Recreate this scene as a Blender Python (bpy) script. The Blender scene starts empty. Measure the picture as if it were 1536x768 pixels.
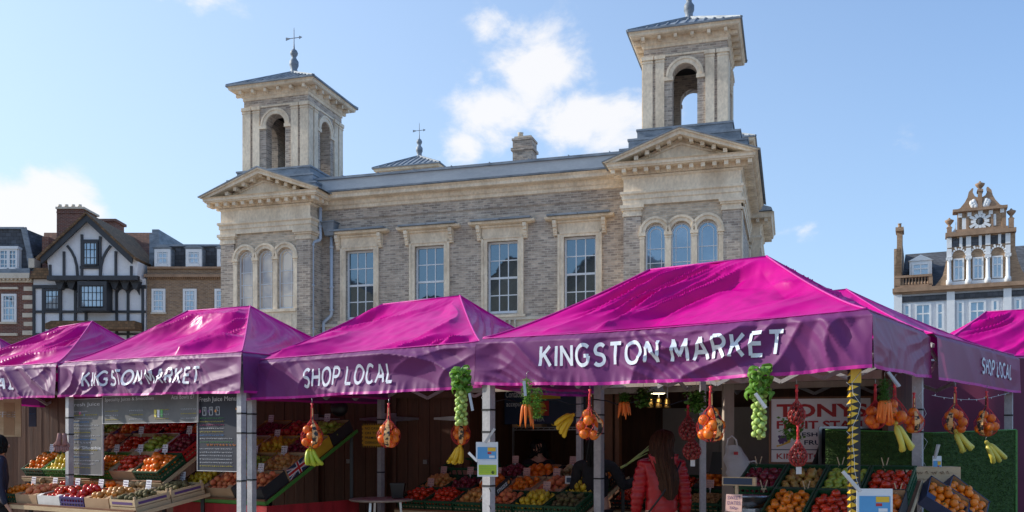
import bpy, bmesh, math, random
from mathutils import Vector, Matrix, noise
R = math.radians
rnd = random.Random(7)
SC = bpy.context.scene
COL = SC.collection
F, CX, HY, CZ = 1400.0, 768.0, 662.0, 1.55          # lens in photo pixels, centre, horizon row, eye height

def at(px, py, d):
    return Vector(((px - CX) / F * d, d, CZ + (HY - py) / F * d))

# ------------------------------------------------------------------ mesh builder
class MB:
    def __init__(s):
        s.v = []; s.f = []; s.m = []; s.sm = []; s.mi = 0; s.smooth = False; s.T = None
    def add(s, vs, fs):
        b = len(s.v)
        for p in vs:
            p = Vector(p)
            s.v.append(s.T @ p if s.T is not None else p)
        for f in fs:
            s.f.append([b + i for i in f]); s.m.append(s.mi); s.sm.append(s.smooth)
    def box(s, x0, x1, y0, y1, z0, z1):
        if x0 > x1: x0, x1 = x1, x0
        if y0 > y1: y0, y1 = y1, y0
        if z0 > z1: z0, z1 = z1, z0
        s.add([(x0,y0,z0),(x1,y0,z0),(x1,y1,z0),(x0,y1,z0),(x0,y0,z1),(x1,y0,z1),(x1,y1,z1),(x0,y1,z1)],
              [(0,3,2,1),(4,5,6,7),(0,1,5,4),(1,2,6,5),(2,3,7,6),(3,0,4,7)])
    def quad(s, a, b, c, d): s.add([a, b, c, d], [(0, 1, 2, 3)])
    def prism(s, pts, y0, y1):
        """polygon in the xz plane (anticlockwise seen from -y) pushed from y0 to y1"""
        n = len(pts)
        s.add([(x, y0, z) for x, z in pts] + [(x, y1, z) for x, z in pts],
              [tuple(range(n)), tuple(range(2*n-1, n-1, -1))] + [(i, n+i, n+(i+1) % n, (i+1) % n) for i in range(n)])
    def bar(s, a, b, w, h=None, up=(0,0,1)):
        a = Vector(a); b = Vector(b); h = h or w
        d = (b - a).normalized(); up = Vector(up)
        if abs(d.dot(up)) > .98: up = Vector((0, 1, 0))
        x = d.cross(up).normalized() * (w/2); y = x.cross(d).normalized() * (h/2)
        s.add([a-x-y, a+x-y, a+x+y, a-x+y, b-x-y, b+x-y, b+x+y, b-x+y],
              [(3,2,1,0),(4,5,6,7),(0,1,5,4),(1,2,6,5),(2,3,7,6),(3,0,4,7)])
    def tube(s, pts, r, n=8, cap=True):
        pts = [Vector(p) for p in pts]; k = len(pts)
        rs = r if isinstance(r, (list, tuple)) else [r]*k
        t0 = (pts[1]-pts[0]).normalized()
        ref = Vector((0,0,1)) if abs(t0.z) < .9 else Vector((1,0,0))
        x = t0.cross(ref).normalized(); vs = []
        for i, p in enumerate(pts):
            t = (pts[min(i+1,k-1)] - pts[max(i-1,0)]).normalized()
            x = (x - t*x.dot(t)).normalized(); y = t.cross(x)
            vs += [p + (x*math.cos(a)+y*math.sin(a))*rs[i] for a in [2*math.pi*j/n for j in range(n)]]
        fs = [(i*n+j, i*n+(j+1)%n, (i+1)*n+(j+1)%n, (i+1)*n+j) for i in range(k-1) for j in range(n)]
        if cap: fs += [tuple(range(n-1,-1,-1)), tuple(range((k-1)*n, k*n))]
        o = s.smooth; s.smooth = True; s.add(vs, fs); s.smooth = o
    def lathe(s, c, prof, n=16):
        c = Vector(c); k = len(prof); vs = []
        for r, z in prof:
            vs += [c + Vector((r*math.cos(2*math.pi*j/n), r*math.sin(2*math.pi*j/n), z)) for j in range(n)]
        fs = [(i*n+j, i*n+(j+1)%n, (i+1)*n+(j+1)%n, (i+1)*n+j) for i in range(k-1) for j in range(n)]
        fs += [tuple(range(n-1,-1,-1)), tuple(range((k-1)*n, k*n))]
        o = s.smooth; s.smooth = True; s.add(vs, fs); s.smooth = o
    def ball(s, c, r, n=8, sc=(1,1,1)):
        c = Vector(c); m = n//2+1; vs = []; fs = []
        vs.append(c+Vector((0,0,r*sc[2])))
        for i in range(1, m):
            a = math.pi*i/m
            vs += [c+Vector((r*sc[0]*math.sin(a)*math.cos(2*math.pi*j/n), r*sc[1]*math.sin(a)*math.sin(2*math.pi*j/n), r*sc[2]*math.cos(a))) for j in range(n)]
        vs.append(c-Vector((0,0,r*sc[2]))); L = len(vs)-1
        fs += [(0, 1+j, 1+(j+1)%n) for j in range(n)]
        fs += [(1+i*n+j, 1+(i+1)*n+j, 1+(i+1)*n+(j+1)%n, 1+i*n+(j+1)%n) for i in range(m-2) for j in range(n)]
        fs += [(L, 1+(m-2)*n+(j+1)%n, 1+(m-2)*n+j) for j in range(n)]
        o = s.smooth; s.smooth = True; s.add(vs, fs); s.smooth = o
    def grid(s, fn, nu, nv, flip=False):
        vs = [fn(i/nu, j/nv) for j in range(nv+1) for i in range(nu+1)]; w = nu+1
        fs = [(j*w+i, j*w+i+1, (j+1)*w+i+1, (j+1)*w+i) for j in range(nv) for i in range(nu)]
        if flip: fs = [f[::-1] for f in fs]
        o = s.smooth; s.smooth = True; s.add(vs, fs); s.smooth = o
    def sweep(s, path, prof, closed=False):
        """profile (out, z) swept along a plan path; outward = right of travel"""
        n = len(path); P = [Vector(p) for p in path]
        def nr(a, b):
            d = (b-a).normalized(); return Vector((d.y, -d.x))
        offs = []
        for i in range(n):
            a = nr(P[i-1], P[i]) if (i > 0 or closed) else None
            b = nr(P[i], P[(i+1) % n]) if (i < n-1 or closed) else None
            if a is None: o = b
            elif b is None: o = a
            else:
                o = (a+b); o = o/ max(.3, o.dot(a)) if o.length > 1e-6 else a
            offs.append(o)
        k = len(prof); vs = []
        for i in range(n):
            for r, z in prof: q = P[i]+offs[i]*r; vs.append((q.x, q.y, z))
        fs = []
        for i in range(n if closed else n-1):
            j = (i+1) % n
            for e in range(k-1): fs.append((i*k+e, j*k+e, j*k+e+1, i*k+e+1))
        if not closed: fs += [tuple(range(k)), tuple(range((n-1)*k+k-1, (n-1)*k-1, -1))]
        s.add(vs, fs)
    def mesh(s, name, mats):
        me = bpy.data.meshes.new(name)
        me.from_pydata([tuple(p) for p in s.v], [], s.f)
        if not isinstance(mats, (list, tuple)): mats = [mats]
        for m in mats: me.materials.append(m)
        me.polygons.foreach_set('material_index', s.m)
        me.polygons.foreach_set('use_smooth', s.sm)
        me.update(); return me
    def build(s, name, mats, parent=None):
        o = bpy.data.objects.new(name, s.mesh(name, mats)); COL.objects.link(o)
        if parent: o.parent = parent
        return o

def panel(mb, o, d, nin, a0, a1, z0, z1, holes, depth):
    """wall face in plane o + a*d + z*Z with (arched) holes and reveals going inwards"""
    o = Vector(o); d = Vector(d); nin = Vector(nin)
    P = lambda a, z, q=0: o + d*a + Vector((0,0,z)) + nin*q
    holes = sorted(holes); xs = a0
    for (h0, h1, hz0, hz1, arch) in holes:
        if h0 > xs: mb.quad(P(xs,z0), P(h0,z0), P(h0,z1), P(xs,z1))
        if hz0 > z0: mb.quad(P(h0,z0), P(h1,z0), P(h1,hz0), P(h0,hz0))
        mb.quad(P(h0,hz0), P(h1,hz0), P(h1,hz0,depth), P(h0,hz0,depth))
        mb.quad(P(h0,hz0), P(h0,hz0,depth), P(h0,hz1,depth), P(h0,hz1))
        mb.quad(P(h1,hz0), P(h1,hz1), P(h1,hz1,depth), P(h1,hz0,depth))
        if arch:
            c = (h0+h1)/2; r = (h1-h0)/2; n = 12
            A = [(c - r*math.cos(math.pi*i/n), hz1 + r*math.sin(math.pi*i/n)) for i in range(n+1)]
            for (p, q), (p2, q2) in zip(A, A[1:]):
                mb.quad(P(p,q), P(p2,q2), P(p2,z1), P(p,z1))
                mb.quad(P(p,q), P(p,q,depth), P(p2,q2,depth), P(p2,q2))
        else:
            mb.quad(P(h0,hz1), P(h1,hz1), P(h1,z1), P(h0,z1))
            mb.quad(P(h0,hz1), P(h0,hz1,depth), P(h1,hz1,depth), P(h1,hz1))
        xs = h1
    if a1 > xs: mb.quad(P(xs,z0), P(a1,z0), P(a1,z1), P(xs,z1))

# ------------------------------------------------------------------ object helpers
def tag(o, label=None, cat=None, group=None, kind=None):
    if label: o['label'] = label
    if cat: o['category'] = cat
    if group: o['group'] = group
    if kind: o['kind'] = kind
    return o
def thing(name, label, cat, loc=(0,0,0), rz=0, group=None):
    o = bpy.data.objects.new(name, None); COL.objects.link(o); o.empty_display_size = .1
    o.location = loc; o.rotation_euler = (0, 0, rz)
    return tag(o, label, cat, group)
def copy_tree(o, parent=None):
    c = o.copy(); COL.objects.link(c)
    if parent: c.parent = parent
    for ch in list(o.children): copy_tree(ch, c)
    return c

# ------------------------------------------------------------------ materials
def nt(name):
    m = bpy.data.materials.new(name); m.use_nodes = True
    n = m.node_tree.nodes; l = m.node_tree.links
    return m, n, l, n['Principled BSDF']
def ramp(n, cols):
    r = n.new('ShaderNodeValToRGB'); e = r.color_ramp.elements
    while len(e) > 1: e.remove(e[-1])
    for i, (p, c) in enumerate(cols):
        x = e[0] if i == 0 else e.new(p)
        x.position = p; x.color = (c[0], c[1], c[2], 1) if len(c) == 3 else c
    return r
def pm(name, c1, c2=None, scale=6, rough=.6, bump=.1, metal=0, spec=.5, sc3=(1,1,1), trans=0, tcol=None, coat=0, sheen=0, fine=0, fac=(.3,.7), rand=0, dist=.02):
    m, n, l, b = nt(name); c2 = c2 or [x*.8 for x in c1]
    tc = n.new('ShaderNodeTexCoord'); mp = n.new('ShaderNodeMapping'); mp.inputs['Scale'].default_value = sc3
    l.new(tc.outputs['Object'], mp.inputs[0])
    no = n.new('ShaderNodeTexNoise'); no.inputs['Scale'].default_value = scale; no.inputs['Detail'].default_value = 6; no.inputs['Roughness'].default_value = .6
    l.new(mp.outputs[0], no.inputs['Vector'])
    r = ramp(n, [(fac[0], c1), (fac[1], c2)]); l.new(no.outputs[0], r.inputs[0])
    col = r.outputs[0]
    if fine:
        n2 = n.new('ShaderNodeTexNoise'); n2.inputs['Scale'].default_value = scale*9; n2.inputs['Detail'].default_value = 3
        l.new(mp.outputs[0], n2.inputs['Vector'])
        mr = n.new('ShaderNodeMapRange'); mr.inputs[1].default_value = .3; mr.inputs[2].default_value = .7; mr.inputs[3].default_value = 1-fine; mr.inputs[4].default_value = 1+fine
        l.new(n2.outputs[0], mr.inputs[0])
        mx = n.new('ShaderNodeVectorMath'); mx.operation = 'SCALE'; l.new(col, mx.inputs[0]); l.new(mr.outputs[0], mx.inputs['Scale']); col = mx.outputs[0]
    if rand:
        oi = n.new('ShaderNodeObjectInfo'); mr = n.new('ShaderNodeMapRange'); mr.inputs[3].default_value = 1-rand; mr.inputs[4].default_value = 1+rand
        l.new(oi.outputs['Random'], mr.inputs[0])
        mx = n.new('ShaderNodeVectorMath'); mx.operation = 'SCALE'; l.new(col, mx.inputs[0]); l.new(mr.outputs[0], mx.inputs['Scale']); col = mx.outputs[0]
    l.new(col, b.inputs['Base Color'])
    b.inputs['Roughness'].default_value = rough; b.inputs['Metallic'].default_value = metal
    b.inputs['Specular IOR Level'].default_value = spec
    if coat: b.inputs['Coat Weight'].default_value = coat; b.inputs['Coat Roughness'].default_value = .25
    if sheen: b.inputs['Sheen Weight'].default_value = sheen; b.inputs['Sheen Roughness'].default_value = .4
    if bump:
        bp = n.new('ShaderNodeBump'); bp.inputs['Strength'].default_value = bump; bp.inputs['Distance'].default_value = dist
        l.new(no.outputs[0], bp.inputs['Height']); l.new(bp.outputs[0], b.inputs['Normal'])
    if trans:
        t = n.new('ShaderNodeBsdfTranslucent')
        if tcol: t.inputs[0].default_value = (*tcol, 1)
        else: l.new(col, t.inputs[0])
        ms = n.new('ShaderNodeMixShader'); ms.inputs[0].default_value = trans
        out = n['Material Output']; l.new(b.outputs[0], ms.inputs[1]); l.new(t.outputs[0], ms.inputs[2]); l.new(ms.outputs[0], out.inputs[0])
    return m
def brick(name, c1, c2, c3, mortar, w=.225, h=.075, mo=.012, blotch=.35, soot=None):
    m, n, l, b = nt(name)
    tc = n.new('ShaderNodeTexCoord'); sp = n.new('ShaderNodeSeparateXYZ'); l.new(tc.outputs['Object'], sp.inputs[0])
    ad = n.new('ShaderNodeMath'); l.new(sp.outputs[0], ad.inputs[0]); l.new(sp.outputs[1], ad.inputs[1])
    cb = n.new('ShaderNodeCombineXYZ'); l.new(ad.outputs[0], cb.inputs[0]); l.new(sp.outputs[2], cb.inputs[1])
    bt = n.new('ShaderNodeTexBrick'); bt.inputs['Scale'].default_value = 1; bt.inputs['Brick Width'].default_value = w
    bt.inputs['Row Height'].default_value = h; bt.inputs['Mortar Size'].default_value = mo; bt.inputs['Mortar Smooth'].default_value = .3; bt.inputs['Bias'].default_value = -.1
    bt.inputs['Color1'].default_value = (*c1,1); bt.inputs['Color2'].default_value = (*c2,1); bt.inputs['Mortar'].default_value = (*mortar,1)
    l.new(cb.outputs[0], bt.inputs['Vector'])
    # second, small-scale tone so neighbouring bricks differ without following the coursing exactly
    mpp = n.new('ShaderNodeMapping'); mpp.inputs['Scale'].default_value = (1/w, 1/h*.9, 1); l.new(cb.outputs[0], mpp.inputs[0])
    vo = n.new('ShaderNodeTexNoise'); vo.inputs['Scale'].default_value = .9; vo.inputs['Detail'].default_value = 2; l.new(mpp.outputs[0], vo.inputs['Vector'])
    mr = n.new('ShaderNodeMapRange'); mr.inputs[1].default_value = .28; mr.inputs[2].default_value = .72; mr.inputs[3].default_value = .78; mr.inputs[4].default_value = 1.18; l.new(vo.outputs[0], mr.inputs[0])
    s1 = n.new('ShaderNodeVectorMath'); s1.operation = 'SCALE'; l.new(bt.outputs[0], s1.inputs[0]); l.new(mr.outputs[0], s1.inputs['Scale'])
    no = n.new('ShaderNodeTexNoise'); no.inputs['Scale'].default_value = .9; no.inputs['Detail'].default_value = 7; no.inputs['Roughness'].default_value = .65; l.new(tc.outputs['Object'], no.inputs['Vector'])
    rp = ramp(n, [(.32, (0,0,0)), (.68, (1,1,1))]); l.new(no.outputs[0], rp.inputs[0])
    mx = n.new('ShaderNodeMix'); mx.data_type = 'RGBA'; mx.blend_type = 'MULTIPLY'
    mlt = n.new('ShaderNodeMath'); mlt.operation = 'MULTIPLY'; mlt.inputs[1].default_value = blotch; l.new(rp.outputs[0], mlt.inputs[0])
    l.new(mlt.outputs[0], mx.inputs[0]); l.new(s1.outputs[0], mx.inputs[6]); mx.inputs[7].default_value = (*c3,1)
    l.new(mx.outputs[2], b.inputs['Base Color']); b.inputs['Roughness'].default_value = .9
    bp = n.new('ShaderNodeBump'); bp.inputs['Strength'].default_value = .6; bp.inputs['Distance'].default_value = .012; bp.invert = True
    l.new(bt.outputs['Fac'], bp.inputs['Height']); l.new(bp.outputs[0], b.inputs['Normal'])
    return m
def glass(name, dark, refl=.3, c2=None, rough=.02):
    m, n, l, b = nt(name)
    b.inputs['Roughness'].default_value = .3
    tc = n.new('ShaderNodeTexCoord'); no = n.new('ShaderNodeTexNoise'); no.inputs['Scale'].default_value = 1.1; no.inputs['Detail'].default_value = 3; l.new(tc.outputs['Object'], no.inputs['Vector'])
    r = ramp(n, [(.4, dark), (.6, c2 or [x*.5 for x in dark])]); l.new(no.outputs[0], r.inputs[0]); l.new(r.outputs[0], b.inputs['Base Color'])
    g = n.new('ShaderNodeBsdfGlossy'); g.inputs['Roughness'].default_value = rough; g.inputs[0].default_value = (.42,.64,.84,1)
    bp = n.new('ShaderNodeBump'); bp.inputs['Strength'].default_value = .06; bp.inputs['Distance'].default_value = .03; l.new(no.outputs[0], bp.inputs['Height']); l.new(bp.outputs[0], g.inputs['Normal'])
    ms = n.new('ShaderNodeMixShader'); ms.inputs[0].default_value = refl
    l.new(b.outputs[0], ms.inputs[1]); l.new(g.outputs[0], ms.inputs[2]); l.new(ms.outputs[0], n['Material Output'].inputs[0])
    return m

M = {}
M['stone'] = pm('bath_stone', (.85,.72,.55), (.56,.445,.32), 1.6, .85, .18, fine=.12, fac=(.40,.75), sc3=(1,1,.6), dist=.03)
M['stone_pale'] = pm('pale_stone', (.66,.59,.49), (.50,.43,.34), 1.6, .85, .12, fine=.08)
M['brick_grey'] = brick('weathered_stock_brick', (.63,.52,.42), (.30,.25,.22), (.56,.50,.46), (.62,.55,.46), w=.22, h=.075, blotch=.6)
M['brick_pale'] = brick('pale_stock_brick', (.72,.58,.43), (.46,.37,.28), (.62,.55,.5), (.62,.54,.43), w=.215, h=.072, blotch=.4)
M['brick_red'] = brick('red_brick', (.22,.075,.05), (.13,.05,.04), (.6,.5,.5), (.25,.2,.17), blotch=.4)
M['brick_brown'] = brick('brown_brick', (.34,.22,.13), (.22,.14,.09), (.6,.55,.5), (.36,.3,.24), blotch=.4)
M['brick_tan'] = brick('tan_brick', (.44,.29,.19), (.31,.20,.125), (.65,.55,.5), (.4,.3,.2), blotch=.4)
M['terracotta'] = pm('terracotta_stone', (.38,.25,.165), (.24,.155,.10), 2.5, .85, .2, fine=.12)
M['lead'] = pm('grey_lead', (.30,.34,.39), (.13,.155,.185), 1.8, .6, .2, metal=.15, fine=.12, sc3=(1,1,2.5))
M['lead_pale'] = pm('pale_lead_panel', (.56,.56,.56), (.42,.43,.45), 1.5, .6, .08, fine=.05, sc3=(.6,.6,2))
M['slate'] = brick('grey_slate', (.10,.11,.13), (.06,.065,.075), (.6,.6,.6), (.04,.04,.045), w=.3, h=.2, mo=.01, blotch=.6)
M['tile_red'] = brick('clay_roof_tile', (.20,.085,.055), (.12,.055,.04), (.6,.6,.55), (.06,.03,.025), w=.2, h=.14, mo=.01, blotch=.7)
M['tile_mossy'] = brick('mossy_brown_tile', (.22,.13,.07), (.13,.085,.05), (.65,.6,.5), (.07,.05,.03), w=.2, h=.14, mo=.01, blotch=.7)
M['white'] = pm('white_paint', (.78,.80,.82), (.66,.69,.72), 3, .5, .03)
M['pipe'] = pm('pale_blue_pipe_paint', (.50,.56,.64), (.42,.48,.56), 3, .4, .03)
M['render'] = pm('white_render', (.76,.78,.82), (.66,.68,.72), 1.2, .8, .05, fine=.04)
M['beam'] = pm('black_timber', (.035,.04,.05), (.02,.022,.03), 4, .5, .2, sc3=(1,1,.3))
M['pane'] = glass('window_glass', (.012,.018,.024), .27)
M['pane_sky'] = glass('window_glass_sky_tone', (.42,.46,.50), .3, (.26,.3,.35))  # pale sky reflection is painted into the pane colour
M['pane_warm'] = glass('window_glass_warm_glow', (.90,.70,.48), .14, (.40,.31,.27))  # warm light behind the glass is painted into the pane colour
M['pane_dim'] = glass('window_glass_blinds', (.22,.27,.33), .34, (.10,.13,.17))
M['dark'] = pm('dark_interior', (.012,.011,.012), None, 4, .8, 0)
M['asphalt'] = pm('paving', (.34,.29,.24), (.24,.205,.17), 1.5, .85, .2, fine=.15)
# ================================================================== MARKET HALL (local x along the front, y into the building)
hall = thing('market_hall', 'grey brick market hall with two square belvedere towers behind the stalls', 'building', (-.31, 31, 0), R(-16.6))
WL, WR = -8.43, 5.96            # centres of the two corner pavilions
HW, PJ, SD = 1.77, -.85, 5.4    # half width, projection, side depth
WC = [-5.2, -2.6, 0.0, 2.62]

mb = MB()
panel(mb, (0,0,0), (1,0,0), (0,1,0), WL+HW, WR-HW, 0, 9.7, [(c-.53, c+.53, 5.8, 8.2, False) for c in WC], .2)
for c, sg in ((WL, -1), (WR, 1)):       # pavilions: corner piers, flank walls, brick above the arches
    for k in (-1, 1):
        x0, x1 = (c-HW, c-HW+.54) if k < 0 else (c+HW-.54, c+HW)
        panel(mb, (0,PJ,0), (1,0,0), (0,1,0), x0, x1, 0, 8.52, [], .1)
    for x, d in ((c-HW, -1), (c+HW, 1)):
        mb.quad((x, PJ, 0), (x, SD, 0), (x, SD, 8.52), (x, PJ, 8.52)) if d > 0 else mb.quad((x, SD, 0), (x, PJ, 0), (x, PJ, 8.52), (x, SD, 8.52))
mb.box(WL-HW+.3, WR+HW-.3, 11.6, 12.4, 0, 9.9)
mb.box(WL-HW+.35, WL-HW+.5, SD, 12, 0, 9.9)
mb.box(WR+HW-.5, WR+HW-.35, SD-.1, 12, 0, 9.9)
wall = mb.build('wall', M['brick_grey'], hall)
mb = MB()
for x in (WL+HW+.002, WR-HW-.002):
    mb.quad((x, 0, 8.4), (x, PJ, 8.4), (x, PJ, 9.7), (x, 0, 9.7))
mb.build('return_wall', M['brick_pale'], hall)
for c in (WL, WR):                        # infill of each pavilion front, set 6 cm behind the piers
    mb = MB()
    hs = [(c+o-.31, c+o+.31, 6.15, 7.95, True) for o in (-.79, 0, .79)]
    panel(mb, (0,PJ+.06,0), (1,0,0), (0,1,0), c-HW+.54, c+HW-.54, 8.0, 8.86, [(a,b_,8.0,8.0-.0,True) for a,b_,_,_,_ in []], .1) if False else None
    panel(mb, (0,PJ+.06,0), (1,0,0), (0,1,0), c-HW+.5, c+HW-.5, 5.2, 8.9, hs, .2)
    mb.build('arcade_wall', M['brick_pale'], hall)

# stone dressings of the pavilions
for c in (WL, WR):
    mb = MB()
    for o in (-1.19, -.395, .395, 1.19):          # shafts between and beside the arches
        w = .085 if abs(o) < 1 else .07
        mb.box(c+o-w, c+o+w, PJ-.005, PJ+.05, 5.5, 7.88)
        mb.box(c+o-w-.035, c+o+w+.035, PJ-.04, PJ+.055, 7.88, 7.98)
        mb.box(c+o-w-.02, c+o+w+.02, PJ-.02, PJ+.055, 7.80, 7.84)
    for o in (-.79, 0, .79):                       # archivolts
        n = 16
        for ro, ri, yy in ((.47, .31, PJ-.0), (.49, .42, PJ-.035)):
            for i in range(n):
                a, b_ = math.pi*i/n, math.pi*(i+1)/n
                pts = [(c+o+ri*math.cos(a), 7.98+ri*math.sin(a)), (c+o+ro*math.cos(a), 7.98+ro*math.sin(a)),
                       (c+o+ro*math.cos(b_), 7.98+ro*math.sin(b_)), (c+o+ri*math.cos(b_), 7.98+ri*math.sin(b_))]
                if abs((pts[1][0]-c-o)) > .395 and abs(o) < 2 and ro > .47 and False: continue
                mb.prism(pts, yy, PJ+.058)
    mb.box(c-HW+.54, c+HW-.54, PJ-.01, PJ+.05, 5.15, 6.05)   # apron under the arches
    mb.box(c-HW+.54, c+HW-.54, PJ-.06, PJ+.045, 6.05, 6.15)
    for o in (-.79, 0, .79): mb.box(c+o-.27, c+o+.27, PJ-.03, PJ, 5.3, 5.95)
    for k in (-1, 1):                                  # pier capitals
        x0, x1 = (c-HW, c-HW+.54) if k < 0 else (c+HW-.54, c+HW)
        for e, za, zb in ((.03, 8.52, 8.60), (.015, 8.60, 8.70), (.06, 8.70, 8.76), (.10, 8.76, 8.86)):
            mb.box(x0-e, x1+e, PJ-e, PJ+.5, za, zb)
    # entablature round three sides
    path = [(c-HW, .2 if c > 0 else SD), (c-HW, PJ), (c+HW, PJ), (c+HW, SD if c > 0 else .2)]
    mb.sweep(path, [(-.05,8.855),(.02,8.86),(.02,9.02),(.05,9.04),(.05,9.16),(.10,9.20),(.10,9.27),(.0,9.30),(.0,9.68),(.06,9.72),(.06,9.76),(-.05,9.765)])
    # bed mould and corona
    mb.sweep(path, [(-.05,9.77),(.09,9.78),(.09,9.93),(.40,9.935),(.40,9.97),(.44,9.98),(.44,10.06),(.50,10.09),(-.05,10.10)])
    mb.build('stone_entablature', M['stone'], hall)
for c in (WL, WR):                                    # modillion blocks
    mb = MB()
    n = 13
    for i in range(n):
        x = c-HW-.28 + (2*HW+.56)*i/(n-1); mb.box(x-.062, x+.062, PJ-.34, PJ-.08, 9.80, 9.932)
    for sx, y1 in (((c+HW), SD if c > 0 else .1), ((c-HW), SD if c < 0 else .1)):
        y = PJ-.05
        while y < y1:
            s_ = 1 if sx > c else -1
            mb.box(sx+s_*.08, sx+s_*.34, y-.06, y+.06, 9.80, 9.932); y += .34
    for i in range(1, 12):                          # and under the rakes
        t = (i-6)/6; x = c+t*2.0; z = 10.02+(1-abs(t))*.82
        if abs(t) < .9 and z-.13 > 10.12: mb.box(x-.06, x+.06, PJ-.32, PJ-.02, z-.13, z)
    mb.build('modillion_course', M['stone'], hall)
for c in (WL, WR):                                    # pediments
    mb = MB(); t = 2.28
    mb.prism([(c-1.75,10.10),(c+1.75,10.10),(c,10.80)], PJ-.02, PJ+.3)
    mb.mi = 0
    for s_ in (-1, 1):
        a = [(c+s_*t,10.105),(c+s_*(t-.30),10.105),(c,10.80),(c,10.97)]
        if s_ < 0: pass
        else: a = a[::-1]
        mb.prism(a, PJ-.44, PJ+.2)
        a = [(c+s_*(t+.06),10.12),(c+s_*(t-.02),10.10),(c,10.93),(c,11.0)]
        if s_ > 0: a = a[::-1]
        mb.prism(a, PJ-.50, PJ-.44)
        a = [(c+s_*1.45,10.16),(c+s_*1.33,10.16),(c,10.60),(c,10.66)]
        if s_ > 0: a = a[::-1]
        mb.prism(a, PJ-.07, PJ-.02)
    pd = mb.build('pediment', M['stone'], hall)
    mb = MB(); mb.prism([(c-t-.08,10.14),(c-t-.08,10.11),(c,10.98),(c+t+.08,10.11),(c+t+.08,10.14),(c,11.03)][::-1], PJ-.53, SD)
    mb.prism([(c-t,10.10),(c+t,10.10),(c,10.9)], PJ+.32, SD)
    mb.build('lead_roof', M['lead'], pd)

# cornice of the long wall, string course, parapet
mb = MB()
mb.sweep([(WL+HW, 0), (WR-HW, 0)], [(0,9.66),(.05,9.68),(.05,9.78),(.10,9.82),(.13,9.90),(.13,9.96),(.32,9.98),(.36,10.0),(.36,10.10),(.44,10.17),(0,10.18)])
mb.build('cornice', M['stone'], hall)
mb = MB()
mb.sweep([(WL+HW, 0), (WR-HW, 0)], [(0,9.30),(.035,9.31),(.035,9.38),(0,9.39)])
mb.build('string_course', M['brick_grey'], hall)
mb = MB()
mb.box(WL+HW-.3, WR-HW+.3, .0, .5, 10.24, 10.74)
p_ = mb.build('parapet', M['lead_pale'], hall)
mb = MB()
mb.sweep([(WL+HW, 0), (WR-HW, 0)], [(-.1,10.183),(.46,10.185),(.47,10.24),(-.01,10.26)])
mb.box(WL+HW-.35, WR-HW+.35, -.07, .6, 10.742, 10.82)
for i in range(8): mb.box(WL+HW+.8+i*1.35, WL+HW+.83+i*1.35, -.075, .55, 10.80, 10.85)
mb.build('flashing', M['lead'], p_)
mb = MB(); mb.prism([(WL+HW,10.1),(WR-HW,10.1),(WR-HW,10.5),(WL+HW,10.5)], .6, 12)
mb.build('roof', M['lead'], hall)
# chimney and roof hatch
mb = MB(); mb.box(-1.2, -.42, 5.2, 5.9, 10.4, 13.25); mb.box(-1.26, -.36, 5.14, 5.96, 12.85, 12.95); mb.box(-1.23, -.39, 5.17, 5.93, 13.25, 13.33)
ch = mb.build('chimney', M['brick_grey'], hall)
mb = MB(); mb.box(-1.15, -.47, 5.25, 5.85, 13.33, 13.42); mb.lathe((-.98, 5.55, 13.4), [(.12,0),(.10,.2),(.12,.24)]); mb.build('chimney_pot', M['stone_pale'], ch)
mb = MB(); mb.box(-2.4, -1.3, 4.6, 5.6, 10.4, 11.62); mb.box(-2.45, -1.25, 4.55, 5.65, 11.62, 11.7); mb.build('roof_hatch', M['lead'], hall)

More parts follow.
